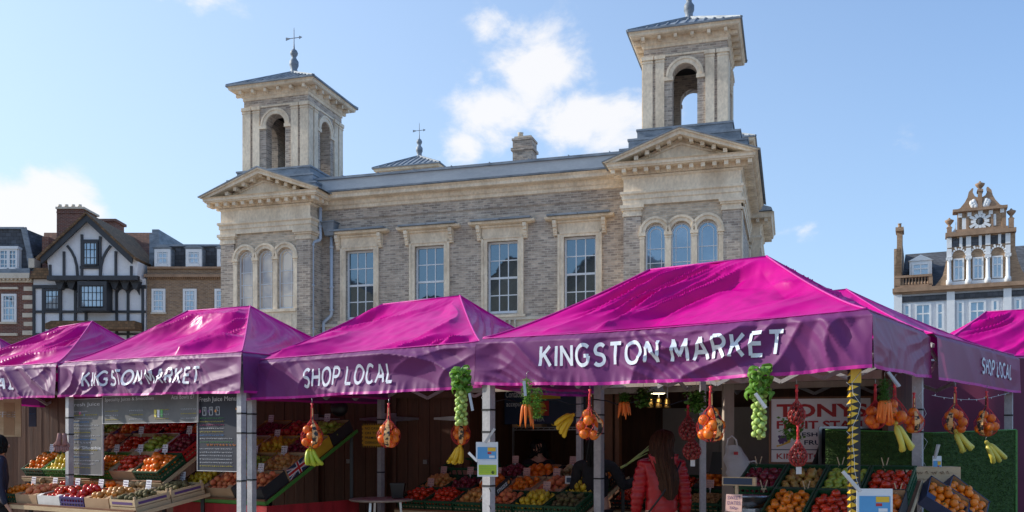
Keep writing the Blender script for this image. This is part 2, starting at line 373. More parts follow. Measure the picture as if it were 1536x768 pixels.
# sash windows of the long wall
def sash(c):
    z0, z1, w, y = 5.8, 8.2, .53, .12
    mb = MB()
    mb.box(c-w, c-w+.06, y, y+.08, z0, z1); mb.box(c+w-.06, c+w, y, y+.08, z0, z1)
    mb.box(c-w+.06, c+w-.06, y, y+.08, z1-.07, z1); mb.box(c-w+.06, c+w-.06, y-.03, y+.08, z0, z0+.09)
    mb.box(c-w+.06, c+w-.06, y+.005, y+.07, 6.96, 7.03)
    for x in (-.155, .155): mb.box(c+x-.017, c+x+.017, y+.02, y+.055, z0+.09, z1-.07)
    for z in (6.42, 7.58): mb.box(c-w+.06, c+w-.06, y+.021, y+.054, z-.017, z+.017)
    f_ = mb.build('window', M['white'], hall)
    mb = MB(); mb.quad((c-w+.03, y+.04, z0+.03), (c+w-.03, y+.04, z0+.03), (c+w-.03, y+.04, z1-.03), (c-w+.03, y+.04, z1-.03)); mb.build('pane', M['pane'], f_)
    mb = MB(); s_ = MB()
    for k in (-1, 1):
        a, b_ = sorted((c+k*.53, c+k*.73)); mb.box(a, b_, -.05, .04, 5.72, 8.36)
        a, b_ = sorted((c+k*.66, c+k*.73)); mb.box(a, b_, -.075, -.05, 5.72, 8.36)
        a, b_ = sorted((c+k*.735, c+k*.875)); 
        mb.prism([(a,8.25),(b_,8.25),(b_,8.72),(a,8.72)], -.07, .0)
        for zz, pr in ((8.60,.26),(8.50,.22),(8.40,.16),(8.32,.12),(8.26,.09)): mb.box(a+.01, b_-.01, -pr, -.03, zz, zz+.12)
    mb.box(c-.53, c+.53, -.05, .04, 8.2, 8.36); mb.box(c-.73, c+.73, -.075, -.05, 8.29, 8.36)
    mb.box(c-.72, c+.72, -.04, 0, 8.36, 8.66); mb.box(c-.735, c+.735, -.10, 0, 8.66, 8.72)
    mb.sweep([(c-.9, 0), (c-.9, -.02), (c+.9, -.02), (c+.9, 0)], [(0,8.72),(.10,8.73),(.22,8.76),(.24,8.80),(.24,8.84),(0,8.845)])
    mb.box(c-.80, c+.80, -.12, .1, 5.66, 5.74)
    so = mb.build('window_surround', M['stone'], hall)
    mb = MB(); mb.box(c-1.03, c-.02, -.36, .05, 8.846, 8.90); mb.box(c+.0, c+1.03, -.36, .05, 8.848, 8.905); mb.build('lead_cap', M['lead'], so)
for c in WC: sash(c)
# sill band with baluster groups
mb = MB()
mb.box(WL+HW, WR-HW, -.10, 0, 5.56, 5.655); mb.box(WL+HW, WR-HW, -.03, 0, 4.4, 5.56); mb.box(WL+HW, WR-HW, -.12, 0, 4.55, 4.65)
for c in WC:
    for x in (-.45, -.27, -.09, .09, .27, .45):
        mb.lathe((c+x, -.07, 4.7), [(.04,0),(.055,.1),(.06,.25),(.03,.5),(.045,.6),(.03,.7),(.05,.86)], 8)
mb.build('sill_band', M['stone_pale'], hall)
# arched pavilion windows
def arched(c, mat):
    y = PJ+.16; z0, zs, w = 6.15, 7.95, .31
    mb = MB()
    for k in (-1, 1): mb.box(*sorted((c+k*w, c+k*(w-.045))), y, y+.06, z0, zs)
    mb.box(c-w+.045, c+w-.045, y, y+.06, z0, z0+.08)
    n = 12
    for i in range(n):
        a, b_ = math.pi*i/n, math.pi*(i+1)/n
        mb.prism([(c+(w-.045)*math.cos(a), zs+(w-.045)*math.sin(a)), (c+w*math.cos(a), zs+w*math.sin(a)), (c+w*math.cos(b_), zs+w*math.sin(b_)), (c+(w-.045)*math.cos(b_), zs+(w-.045)*math.sin(b_))], y, y+.06)
        mb.prism([(c+.165*math.cos(a), zs+.165*math.sin(a)), (c+.185*math.cos(a), zs+.185*math.sin(a)), (c+.185*math.cos(b_), zs+.185*math.sin(b_)), (c+.165*math.cos(b_), zs+.165*math.sin(b_))], y+.01, y+.05)
    for k in (-1, 1): mb.box(*sorted((c+k*.165, c+k*.185)), y+.01, y+.05, z0+.08, zs)
    for z in (6.62, 7.06, 7.5): mb.box(c-w+.045, c+w-.045, y+.011, y+.049, z-.012, z+.012)
    mb.box(c-.01, c+.01, y+.012, y+.048, zs+.175, zs+w-.04)
    f_ = mb.build('arched_window', M['white'], hall)
    mb = MB(); mb.prism([(c-w+.01, z0+.01), (c+w-.01, z0+.01)] + [(c+(w-.01)*math.cos(math.pi*i/n), zs+(w-.01)*math.sin(math.pi*i/n)) for i in range(n+1)], y+.03, y+.035)
    mb.build('pane', mat, f_)
for o in (-.79, 0, .79): arched(WL+o, M['pane_warm']); arched(WR+o, M['pane_dim'])

# belvedere towers
def tower(cx, y0, z0, dz=0, full=True):
    hw = 1.3; cy = y0+hw; z0 += dz; zt = z0+2.62
    T = MB(); T2 = MB()
    for k in range(4):                                   # four walls, each with an arch, seen from both sides
        a = k*math.pi/2; d = Vector((math.cos(a), math.sin(a), 0)); nin = Vector((-d.y, d.x, 0))
        o = Vector((cx, cy, 0)) - nin*hw
        panel(T, o, d, nin, -hw, hw, z0, zt, [(-.39, .39, z0+.02, z0+1.62, True)], .38)
        panel(T, o + nin*.38, d, nin, -hw+.2, hw-.2, z0, zt-.1, [(-.39, .39, z0+.02, z0+1.62, True)], .01)
        f_ = lambda x, q, z: o + d*x + nin*q + Vector((0, 0, z))
        def bx(x0, x1, q0, q1, za, zb):
            vs = [f_(x0,q0,za), f_(x1,q0,za), f_(x1,q1,za), f_(x0,q1,za), f_(x0,q0,zb), f_(x1,q0,zb), f_(x1,q1,zb), f_(x0,q1,zb)]
            T2.add(vs, [(0,3,2,1),(4,5,6,7),(0,1,5,4),(1,2,6,5),(2,3,7,6),(3,0,4,7)])
        for s_ in (-1, 1):
            for xa, xb in ((.64, .92), (1.01, 1.325)):
                x0, x1 = sorted((s_*xa, s_*xb)); corner = xb > 1.3
                e = .0 if not corner else .0
                bx(x0, x1, -.05 - .001*k*corner, -.001, z0, z0+2.22)
                bx(x0-.03, x1+.03 if not corner or s_ < 0 else x1+.03, -.09-.001*k, -.001, z0+2.22, z0+2.34)
                bx(x0-.015, x1+.015, -.07-.001*k, -.001, z0+2.13, z0+2.17)
            x0, x1 = sorted((s_*.36, s_*.66)); bx(x0, x1-.03 if s_ > 0 else x1, -.055, .02, z0+1.52, z0+1.64)
        n = 16
        for i in range(n):
            p, q = math.pi*i/n, math.pi*(i+1)/n; zc = z0+1.64
            for ro, ri, pr in ((.56, .388, -.045), (.59, .52, -.07)):
                vs = []
                for yy in (pr, .02):
                    vs += [f_(ri*math.cos(p), yy, zc+ri*math.sin(p)), f_(ro*math.cos(p), yy, zc+ro*math.sin(p)), f_(ro*math.cos(q), yy, zc+ro*math.sin(q)), f_(ri*math.cos(q), yy, zc+ri*math.sin(q))]
                T2.add(vs, [(0,1,2,3),(7,6,5,4),(1,5,6,2),(3,7,4,0)])
        bx(-.62, .62, -.03, -.001, z0+2.30, z0+2.36)
    sq = lambda h: [(cx-h, cy-h), (cx+h, cy-h), (cx+h, cy+h), (cx-h, cy+h)]
    body = T.build('tower', M['brick_grey'], hall)
    T2.sweep(sq(hw), [(-.01,z0+2.60),(.03,z0+2.605),(.03,z0+2.70),(.08,z0+2.74),(.10,z0+2.86),(.10,z0+2.90)], True)
    T2.sweep(sq(hw), [(.10,z0+2.90),(.36,z0+2.90),(.40,z0+2.93),(.40,z0+3.0),(.44,z0+3.04),(0,z0+3.05)], True)
    for k in range(4):
        a = k*math.pi/2; d = Vector((math.cos(a), math.sin(a), 0)); nin = Vector((-d.y, d.x, 0)); o = Vector((cx, cy, 0)) - nin*hw
        for x in (-1.28, -.77, -.26, .26, .77, 1.28):
            c0 = o + d*x - nin*.1 + Vector((0,0,z0+2.83)); T2.bar(c0, c0 - nin*.22, .10, .12)
    T2.build('tower_stonework', M['stone'], body)
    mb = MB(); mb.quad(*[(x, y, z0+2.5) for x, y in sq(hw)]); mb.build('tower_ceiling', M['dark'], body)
    mb = MB(); h = hw+.46; zr = z0+3.05; ap = (cx, cy, z0+4.0)
    n = 6
    for k in range(4):
        a, b_ = sq(h)[k], sq(h)[(k+1) % 4]; A = Vector((*a, zr)); B_ = Vector((*b_, zr)); P = Vector(ap)
        mb.add([A, B_, P], [(0,1,2)])
        mb.bar(A + Vector((0,0,.02)), P + Vector((0,0,.03)), .10, .08)
        for i in range(1, n*2):
            t = i/(n*2); q = A.lerp(B_, t); w_ = min(t, 1-t)*2; e = q.lerp(P, 1.0 if abs(t-.5) < .01 else 0)
            mid = (A+B_)/2; e = q + (P-mid)*w_
            mb.bar(q + Vector((0,0,.015)), e + Vector((0,0,.015)), .045, .05)
        mb.bar(A + Vector((0,0,.01)), B_ + Vector((0,0,.01)), .05, .06)
    rf = mb.build('tower_roof', M['lead'], body)
    mb = MB(); mb.lathe(ap, [(.22,-.1),(.14,0),(.12,.14),(.17,.26),(.17,.42),(.10,.52),(.08,.58),(.13,.66),(.15,.74),(.11,.83),(.04,.88),(.03,.93),(.018,1.1),(.013,1.6),(.004,1.7)], 12)
    if full:
        mb.bar((cx-.22, cy, ap[2]+1.3), (cx+.28, cy, ap[2]+1.3), .022, .022)
        mb.prism([(cx-.34, ap[2]+1.24), (cx-.17, ap[2]+1.285), (cx-.17, ap[2]+1.315), (cx-.34, ap[2]+1.36)], cy-.01, cy+.01)
        mb.prism([(cx+.22, ap[2]+1.24), (cx+.34, ap[2]+1.3), (cx+.22, ap[2]+1.36)], cy-.01, cy+.01)
        
    mb.build('weather_vane', M['lead'], body)
    mb = MB()                                            # stepped lead plinth
    for h, a, b_ in ((1.95, z0-1.15, z0-.72), (1.72, z0-.72, z0-.36), (1.48, z0-.36, z0)):
        mb.box(cx-h, cx+h, cy-h, cy+h, a, b_); mb.sweep(sq(h), [(0,b_-.05),(.03,b_-.05),(.03,b_+.012),(0,b_+.015)], True)
    mb.build('tower_plinth', M['lead'], body)
tower(WL-.2, .2, 11.33)
tower(WR, .2, 11.35, .12)
tower(WL-.2, 12.5, 11.8)
tower(WR, 12.5, 11.45, .25, full=False)
# side projection beyond the right pavilion
mb = MB(); mb.box(WR+HW-.3, WR+HW+.35, 6.6, 10.2, 0, 9.0)
sp_ = mb.build('side_bay', M['brick_grey'], hall)
mb = MB(); pth = [(WR+HW-.2, 6.6), (WR+HW+.35, 6.6), (WR+HW+.35, 10.2)]
mb.sweep(pth, [(-.05,8.8),(.02,8.81),(.02,9.1),(.08,9.2),(.0,9.3),(.0,9.62),(.08,9.7),(.08,9.85),(.40,9.86),(.44,10.0),(.5,10.04),(-.3,10.08)])
for i in range(9): mb.box(WR+HW+.43, WR+HW+.70, 6.75+i*.4, 6.87+i*.4, 9.72, 9.855)
for i in range(3): mb.box(WR+HW-.1+i*.3, WR+HW+.02+i*.3, 6.26, 6.55, 9.72, 9.855)
mb.box(WR+HW-.02, WR+HW+.33, 6.56, 6.66, 0, 8.85)
mb.build('side_bay_stonework', M['stone'], sp_)
mb = MB(); mb.prism([(WR+HW-.3,10.08),(WR+HW+.8,10.08),(WR+HW+.75,10.2),(WR+HW-.3,10.55)], 6.1, 10.6); mb.box(WR+HW-.3, WR+HW+.1, 6.3, 7.2, 10.3, 10.9); mb.build('side_bay_roof', M['lead'], sp_)
mb = MB()                                                # flank pilaster of the right pavilion
for y0 in (PJ, SD-.55):
    for e, za, zb in ((.0, 0, 8.5), (.03, 8.52, 8.60), (.06, 8.70, 8.78), (.10, 8.78, 8.85)): mb.box(WR+HW+.002, WR+HW+.05+e, y0+.06-e if za == 0 else y0+.01, y0+.52, za, zb)
mb.build('flank_pilaster', M['stone'], hall)

# rainwater pipes and hopper
mb = MB(); x = WL+HW+.10; q = -.32
mb.tube([(x,q,9.7),(x,q,8.62),(x-.02,q-.03,8.56),(x-.12,q-.28,8.44),(x-.14,q-.31,8.36),(x-.14,q-.31,0)], .062, 10)
for z in (9.0, 8.3, 6.9, 5.4): mb.lathe((x if z > 8.5 else x-.14, q if z > 8.5 else q-.31, z), [(.07,0),(.085,.01),(.085,.07),(.07,.08)], 10)
mb.build('drainpipe', M['pipe'], hall)
mb = MB(); x = WL+HW+.42; q = -.11
mb.tube([(x,q,8.72),(x,q,6.02),(x-.02,q,5.94),(x-.28,q,5.74),(x-.31,q,5.66),(x-.31,q,0)], .058, 10)
for z in (8.3, 6.9, 6.1): mb.lathe((x, q, z), [(.065,0),(.08,.01),(.08,.07),(.065,.08)], 10)
dp = mb.build('drainpipe', M['pipe'], hall)
mb = MB(); mb.add([(x-.16,-.30,8.72),(x+.16,-.30,8.72),(x+.16,0,8.72),(x-.16,0,8.72),(x-.24,-.42,9.16),(x+.24,-.42,9.16),(x+.24,0,9.16),(x-.24,0,9.16)], [(0,3,2,1),(4,5,6,7),(0,1,5,4),(1,2,6,5),(2,3,7,6),(3,0,4,7)])
mb.box(x-.27, x+.27, -.45, 0, 9.163, 9.2); mb.build('hopper', M['lead'], dp)

# ================================================================== NEIGHBOURING HOUSES
D5 = 50.0; SX = lambda px: (px-CX)/28.0; SZ = lambda py: CZ+(HY-py)/28.0
def wbox(mb, px0, px1, py0, py1, y0, y1): mb.box(SX(px0), SX(px1), y0, y1, SZ(py1), SZ(py0))
def deep(mb, px0, px1, py0, py1, y0, y1):
    k = (D5+y0)/F; mb.box((px0-CX)*k, (px1-CX)*k, y0, y1, CZ+(HY-py1)*k, CZ+(HY-py0)*k)
def dpt(px, py, y): k = (D5+y)/F; return ((px-CX)*k, y, CZ+(HY-py)*k)
def winp(parent, px0, px1, py0, py1, y, nx, ny, mat, bar=.03, fr=.07, frame='white', mid=True):
    """framed window set in pixel columns of a front at depth y"""
    x0, x1, z0, z1 = SX(px0), SX(px1), SZ(py1), SZ(py0); mb = MB()
    mb.box(x0, x0+fr, y-.06, y+.04, z0, z1); mb.box(x1-fr, x1, y-.06, y+.04, z0, z1)
    mb.box(x0+fr, x1-fr, y-.06, y+.04, z1-fr, z1); mb.box(x0+fr-.02, x1-fr+.02, y-.10, y+.04, z0, z0+fr)
    for i in range(1, nx): x = x0+(x1-x0)*i/nx; mb.box(x-bar/2, x+bar/2, y-.03, y+.01, z0+fr, z1-fr)
    for i in range(1, ny):
        z = z0+(z1-z0)*i/ny; b_ = bar*1.8 if (mid and i*2 == ny) else bar
        mb.box(x0+fr, x1-fr, y-.032, y+.009, z-b_/2, z+b_/2)
    o = mb.build('window', M[frame], parent)
    mb = MB(); mb.quad((x0+.02,y-.005,z0+.02),(x1-.02,y-.005,z0+.02),(x1-.02,y-.005,z1-.02),(x0+.02,y-.005,z1-.02)); mb.build('pane', M[mat], o)
    return o
# --- half-timbered gabled house
th = thing('timbered_house', 'black and white half-timbered house with a steep gable', 'building', (0, D5, 0))
mb = MB()
wbox(mb, 50, 218, 418, 700, 0, 8)
mb.prism([(SX(84),SZ(420)),(SX(213),SZ(420)),(SX(215),SZ(396)),(SX(143),SZ(330)),(SX(80),SZ(390))], -.7, 6)
mb.build('wall', M['render'], th)
mb = MB(); tb = lambda a,b_,c,d,y0,y1: wbox(mb, a, b_, c, d, y0, y1)
for x in (50, 64, 90, 112, 128, 174, 191, 213): tb(x, x+3.4, 430, 700, -.10, .02)
tb(50, 219, 428, 433, -.11, .02); tb(50, 219, 466, 469.5, -.105, .02); tb(50, 219, 500, 503, -.106, .02)
tb(82, 216, 417.5, 424, -.86, -.55)
for x in (84, 104.5, 131, 158, 181, 204): tb(x, x+3.2, 345+abs(x-143)*.95, 418, -.80, -.69)
tb(130, 160, 403, 407, -.805, -.69); tb(131, 160, 364, 367, -.805, -.69)
for s_ in (-1, 1):                                     # curved braces and barge boards
    pts = [(143+s_*x, y) for x, y in ((32, 373), (26, 381), (21, 391), (18, 403), (17, 417))]
    for (a, b_), (c, d) in zip(pts, pts[1:]): mb.bar((SX(a), -.75, SZ(b_)), (SX(c), -.75, SZ(d)), .11, .11, up=(0,1,0))
    mb.bar((SX(143), -1.0, SZ(331)), (SX(143+s_*70 + (3 if s_ > 0 else 0)), -1.0, SZ(397)), .10, .34, up=(0,1,0)) if False else None
    e = 143+s_*68
    a = [(SX(143),SZ(327)),(SX(143),SZ(339)),(SX(e-s_*2),SZ(401)),(SX(e),SZ(392))]
    mb.prism(a if s_ < 0 else a[::-1], -1.06, -.92)
for x in (95, 112, 176, 192, 207):                      # jetty brackets
    mb.prism([(SX(x-6),SZ(424)),(SX(x-1),SZ(436)),(SX(x+3),SZ(436)),(SX(x+8),SZ(424))], -.5, -.12)
for x0 in (115.5, 177.5, 195):                      # arched panel heads
    for k in (0, 1):
        xx = x0 if k == 0 else x0+14
        mb.prism([(SX(x0-2),SZ(431)),(SX(x0-2),SZ(443)),(SX(x0+2),SZ(436)),(SX(x0+6.5),SZ(433.5)),(SX(x0+11),SZ(436)),(SX(x0+15),SZ(443)),(SX(x0+15),SZ(431))], -.095, .01) if k == 0 else None
mb.build('timber_frame', M['beam'], th)
mb = MB()
for s_ in (-1, 1):
    e = 143+s_*72; t = MB()
    a = [(SX(143),SZ(325)),(SX(143),SZ(328.5)),(SX(e),SZ(396)),(SX(e+s_*1.5),SZ(392.5))]
    mb.prism(a if s_ < 0 else a[::-1], -1.15, 7)
mb.build('gable_roof', M['tile_mossy'], th)
mb = MB(); mb.add([dpt(60,420,1.5), dpt(232,420,1.5), dpt(228,349,5.5), dpt(66,349,5.5)], [(0,1,2,3)]); mb.add([dpt(60,420,1.5), dpt(66,349,5.5), dpt(60,420,9)], [(0,1,2)]); wbox(mb, 50, 84, 408, 418, -.3, 4)
rf = mb.build('rear_roof', M['tile_red'], th)
mb = MB(); mb.prism([(SX(49),SZ(419)),(SX(84),SZ(419)),(SX(84),SZ(404)),(SX(58),SZ(404))], -.4, 3); mb.build('side_roof', M['tile_mossy'], th); mb = MB(); mb.prism([(SX(83),SZ(497)),(SX(83),SZ(489)),(SX(92),SZ(485)),(SX(214),SZ(485)),(SX(215),SZ(497))][::-1], -1.1, -.1); mb.build('porch_roof', M['tile_mossy'], th)
mb = MB(); deep(mb, 224, 239, 350, 470, 1.0, 6); deep(mb, 228, 238, 344, 352, 1.05, 5.9); mb.build('lead_party_wall', M['lead'], th)
mb = MB(); deep(mb, 85, 124, 313, 362, 3.4, 5.2); deep(mb, 84.5, 124.5, 317, 319.5, 3.35, 5.25)
cs = mb.build('chimney', M['brick_red'], th)
mb = MB(); deep(mb, 83, 126, 310, 313, 3.3, 5.3)
for x in (90, 100, 110, 120): mb.lathe(dpt(x, 310, 4.3), [(.12,0),(.1,.05),(.1,.12)], 8)
mb.build('chimney_cap', M['stone_pale'], cs)
mb = MB(); deep(mb, 129, 172, 332, 356, 7.6, 9.0); deep(mb, 127, 174, 328, 332, 7.5, 9.1); mb.build('chimney', M['brick_red'], th)
winp(th, 134, 157, 367, 403, -.78, 4, 3, 'pane_sky', .03, .09, 'beam', False)
mb = MB(); wbox(mb, 127, 170, 426, 432, -.85, -.1); wbox(mb, 127, 170, 464, 469, -.85, -.1); wbox(mb, 166, 170, 432, 464, -.84, -.1); wbox(mb, 127, 130, 432, 464, -.84, -.1); mb.build('oriel', M['beam'], th)
winp(th, 130, 166, 431, 465, -.75, 6, 3, 'pane_sky', .028, .08, 'beam', False)
winp(th, 67, 91, 434, 466, -.05, 4, 3, 'pane_sky', .03, .10, 'beam', False)
for (x0, x1) in ((134, 166),):
    pass
# --- red brick house, far left
rb = thing('brick_house', 'red brick house with white stone quoins at the left edge', 'building', (0, D5, 0))
mb = MB(); wbox(mb, -140, 48.8, 424, 700, 0, 9); wbox(mb, 56, 66, 352, 402, .5, 4); mb.build('wall', M['brick_red'], rb)
mb = MB()
for i in range(12): wbox(mb, 34 if i % 2 else 36, 49, 430+i*13.2, 436.5+i*13.2, -.04, .3)
wbox(mb, -140, 49, 411, 419, -.35, 0); wbox(mb, -140, 48.9, 419, 424, -.15, 0)
for i in range(30): wbox(mb, -130+i*6, -127+i*6, 419, 421.5, -.28, -.15)
wbox(mb, -6, 28, 431, 434, -.12, 0); wbox(mb, -6, 26, 483, 486, -.1, 0); wbox(mb, 0, 27, 500, 504, -.14, 0); wbox(mb, 44, 53, 388, 402, -.1, .6)
mb.build('stone_trim', M['stone_pale'], rb)
mb = MB(); mb.prism([(SX(-140),SZ(411)),(SX(48),SZ(411)),(SX(46),SZ(402)),(SX(40),SZ(378)),(SX(33),SZ(341)),(SX(-140),SZ(341))], .3, 3.4)
mb.prism([(SX(33),SZ(341)),(SX(40),SZ(378)),(SX(66),SZ(400)),(SX(66),SZ(350))][::1], 3.4, 8) if False else mb.add([(SX(33),.32,SZ(341)),(SX(40),.3,SZ(378)),(SX(70),6,SZ(400)),(SX(66),6,SZ(352))],[(0,1,2,3)])
mr_ = mb.build('mansard_roof', M['slate'], rb)
mb = MB(); wbox(mb, -140, 46, 403, 411, -.1, .6); mb.bar((SX(32),.25,SZ(340)), (SX(41),.25,SZ(380)), .28, .1, up=(0,1,0)); mb.bar((SX(41),.24,SZ(380)), (SX(46),.2,SZ(408)), .32, .12, up=(0,1,0)); mb.bar((SX(-140),.25,SZ(340.5)), (SX(33),.25,SZ(340.5)), .12, .1); mb.build('lead_flashing', M['lead'], mr_)
mb = MB(); wbox(mb, -12, 29, 370, 374, -.15, 1.5); wbox(mb, 26, 28, 374, 404, 0, 1.5); mb.build('dormer', M['white'], rb)
winp(rb, -12, 14, 374, 404, -.02, 4, 4, 'pane', .04, .1); winp(rb, 13, 27, 374, 404, -.025, 2, 4, 'pane', .04, .1)
winp(rb, 3, 25.5, 441, 483, -.02, 4, 4, 'pane_dim', .04, .12)
mb = MB(); mb.tube([(SX(-4),1,SZ(335)),(SX(10),1,SZ(340))], .02, 5); 
for k in range(5): mb.tube([(SX(-2+k*3),.8,SZ(335.5+k)),(SX(-2+k*3),1.2,SZ(334+k))], .015, 4)
mb.tube([(SX(2),1,SZ(337)),(SX(2),1,SZ(345))], .02, 5); mb.build('aerial', M['lead'], rb)
# --- brown brick terrace
tr = thing('terraced_building', 'brown brick building with grey mansard and white dormers beside timbered house', 'building', (0, D5, 0))
mb = MB(); wbox(mb, 219.5, 420, 402, 700, .1, 9); mb.build('wall', M['brick_brown'], tr)
mb = MB(); wbox(mb, 217, 420, 412, 416, -.15, .1); wbox(mb, 221, 420, 400, 403, -.05, .5)
for i in range(60): wbox(mb, 222+i*3.2, 223.6+i*3.2, 416, 418, -.05, .1)
mb.build('stone_cornice', M['terracotta'], tr)
mb = MB(); mb.prism([(SX(222),SZ(400)),(SX(420),SZ(400)),(SX(420),SZ(366)),(SX(230),SZ(366))], .5, 5)
sl = mb.build('mansard_roof', M['slate'], tr)
mb = MB(); wbox(mb, 229, 420, 364, 367, .4, 1); mb.build('ridge_flashing', M['lead'], sl)
for x in (231, 278, 325):
    mb = MB(); wbox(mb, x, x+26, 371, 375, -.05, 1.5)
    n = 8; mb.prism([(SX(x-2),SZ(372))]+[(SX(x-2+30*i/n), SZ(372-4*math.sin(math.pi*i/n))) for i in range(n, -1, -1)][0:0]+[(SX(x+28),SZ(372))]+[(SX(x+28-30*i/n), SZ(372-4*math.sin(math.pi*i/n))) for i in range(1, n)], -.1, 1.5)
    wbox(mb, x, x+1.2, 375, 400, .02, 1.4); wbox(mb, x+24.8, x+26, 375, 400, .02, 1.4)
    mb.build('dormer', M['lead'], tr); winp(tr, x+1.2, x+25, 374, 400, 0, 4, 4, 'pane_sky', .035, .16)
for x in (227, 274, 321.5): winp(tr, x, x+20.5, 433, 468.5, .08, 4, 4, 'pane_sky', .03, .12)
mb = MB()
for x in (226, 273, 320.5): wbox(mb, x, x+23, 468.5, 471, -.02, .3)
mb.build('window_sill', M['stone_pale'], tr)

# --- ornate gabled building, far right
og = thing('gabled_building', 'tan brick and white building with ornate shaped gable at right', 'building', (0,0,0))
D6 = 55.0; A6 = R(24); xr = (1440-CX)/F*D6
og.location = (xr, D6, 0); og.rotation_euler = (0,0,-A6)
c6, s6 = math.cos(A6), math.sin(A6)
def G(px, py, q=0):          # front plane of this building: photo position to local x, z
    u = (px-CX)/F; y = D6; t = (u*y-xr)/(c6+u*s6)       # X = xr+t c, Y = D6 - t s
    Y = D6-t*s6; return t, CZ+(HY-py)/F*Y
GX = lambda px: G(px, 400)[0]
GZ = lambda py: CZ+(HY-py)/F*D6     # heights read at the middle of the front
def gb(mb, px0, px1, py0, py1, y0, y1): mb.box(GX(px0), GX(px1), y0, y1, GZ(py1), GZ(py0))
def gwin(px0, px1, py0, py1, nx, ny, mat='pane_dim', y=0, fr=.09):
    x0, x1, z0, z1 = GX(px0), GX(px1), GZ(py1), GZ(py0); mb = MB()
    mb.box(x0, x0+fr, y-.08, y+.04, z0, z1); mb.box(x1-fr, x1, y-.08, y+.04, z0, z1); mb.box(x0+fr, x1-fr, y-.08, y+.04, z1-fr, z1); mb.box(x0+fr, x1-fr, y-.08, y+.04, z0, z0+fr)
    for i in range(1, nx): x = x0+(x1-x0)*i/nx; mb.box(x-.035, x+.035, y-.06, y+.01, z0+fr, z1-fr)
    if ny > 1: z = z0+(z1-z0)*.62; mb.box(x0+fr, x1-fr, y-.061, y+.009, z-.04, z+.04)
    o = mb.build('window', M['white'], og)
    mb = MB(); mb.quad((x0+.02,y-.02,z0+.02),(x1-.02,y-.02,z0+.02),(x1-.02,y-.02,z1-.02),(x0+.02,y-.02,z1-.02)); mb.build('pane', M[mat], o)
mb = MB(); gb(mb, 1341, 1700, 434, 700, .02, 10); mb.build('wall', M['render'], og)
mb = MB()
sc_ = [(1396,432),(1405,424),(1414,412),(1418,396),(1421,380),(1421,356),(1523,356),(1523,380),(1527,396),(1533,412),(1543,424),(1553,432)]
mb.prism([(GX(a), GZ(b_)) for a, b_ in sc_], -.02, .5)
gb(mb, 1436, 1509, 316, 358, -.05, .5)
gb(mb, 1341, 1398, 411, 434, -.0, .2) if False else None
gb(mb, 1341, 1352, 366, 434, -.05, 2.6)
mb.prism([(GX(1342),GZ(410)),(GX(1352),GZ(410)),(GX(1353),GZ(352)),(GX(1346),GZ(352))], -.05, 6)
mb.build('gable_wall', M['brick_tan'], og)
mb = MB()                                               # scrolled pediment, cornices, finials
L_ = [(1430,320),(1430,316),(1440,313),(1447,305),(1451,298),(1453,290),(1458,285),(1460,285),(1459,291),(1462,297),(1466,299),(1470,300),(1470,320)]
mb.prism([(GX(a), GZ(b_)) for a, b_ in L_][::1] if False else [(GX(a), GZ(b_)) for a, b_ in [L_[0]]+L_[:0:-1]], -.12, .4)
mb.prism([(GX(2*1470-a), GZ(b_)) for a, b_ in L_], -.12, .4)
gb(mb, 1429, 1511, 315, 319, -.3, .5); gb(mb, 1418, 1524, 349, 355, -.3, .55); gb(mb, 1433, 1512, 345, 349, -.15, .5)
gb(mb, 1467, 1473, 288, 318, -.2, .4); gb(mb, 1465.5, 1474.5, 288, 291, -.25, .45); gb(mb, 1449, 1453, 320, 348, -.12, 0); gb(mb, 1486, 1490, 320, 348, -.12, 0); gb(mb, 1436, 1439, 320, 348, -.12, 0); gb(mb, 1503, 1509, 320, 348, -.12, 0)
fin = [(.16,0),(.2,.04),(.15,.08),(.09,.14),(.08,.2),(.15,.28),(.25,.4),(.28,.5),(.2,.53),(.09,.58),(.04,.66)]
mb.lathe((GX(1470), .1, GZ(291)), [(r*.95, z) for r, z in fin], 12)
for px, py in ((1424, 350), (1517, 344)):
    gb(mb, px-3.6, px+3.6, py-10, py+4, -.2, .4); mb.lathe((GX(px), .1, GZ(py-9)), [(r*.9, z*.95) for r, z in fin], 12)
for s_, cc in ((-1, 1434), (1, 1507)): mb.prism([(GX(cc),GZ(349)),(GX(cc+s_*9),GZ(349))][::s_*-1]+[(GX(cc+s_*3),GZ(341)),(GX(cc+s_*.0),GZ(330))][::1 if s_ > 0 else 1], -.05, .3) if False else None
gb(mb, 1339, 1700, 428, 434, -.35, .3); gb(mb, 1340, 1700, 434, 437, -.2, .02)
gb(mb, 1342, 1398, 408, 411.5, -.12, .15); gb(mb, 1341, 1398, 423, 428, -.1, .15); gb(mb, 1342, 1350, 411, 425, -.1, .15); gb(mb, 1393, 1399, 411, 425, -.1, .15)
for i in range(9): mb.lathe((GX(1354.5+i*4.7), .03, GZ(423.5)), [(.07,0),(.09,.1),(.04,.3),(.05,.4),(.08,.5)], 8)
mb.build('gable_ornament', M['terracotta'], og)
mb = MB()                                               # white stone pieces of the gable
for x in (1420, 1449, 1478, 1508): gb(mb, x, x+7.5, 356, 371, -.12, 0); gb(mb, x, x+7.5, 373, 385, -.13, 0); gb(mb, x-1, x+8.5, 386, 390, -.25, 0)
for x in (1439, 1468, 1497): gb(mb, x, x+4.5, 356, 371, -.10, 0)
for x in (1420, 1449, 1478, 1508):
    mb.lathe((GX(x+3.7), -.12, GZ(428)), [(.17,0),(.17,.3),(.12,.35),(.11,1.3),(.10,1.42),(.15,1.5)], 10)
gb(mb, 1421, 1517, 422, 428, -.08, 0)
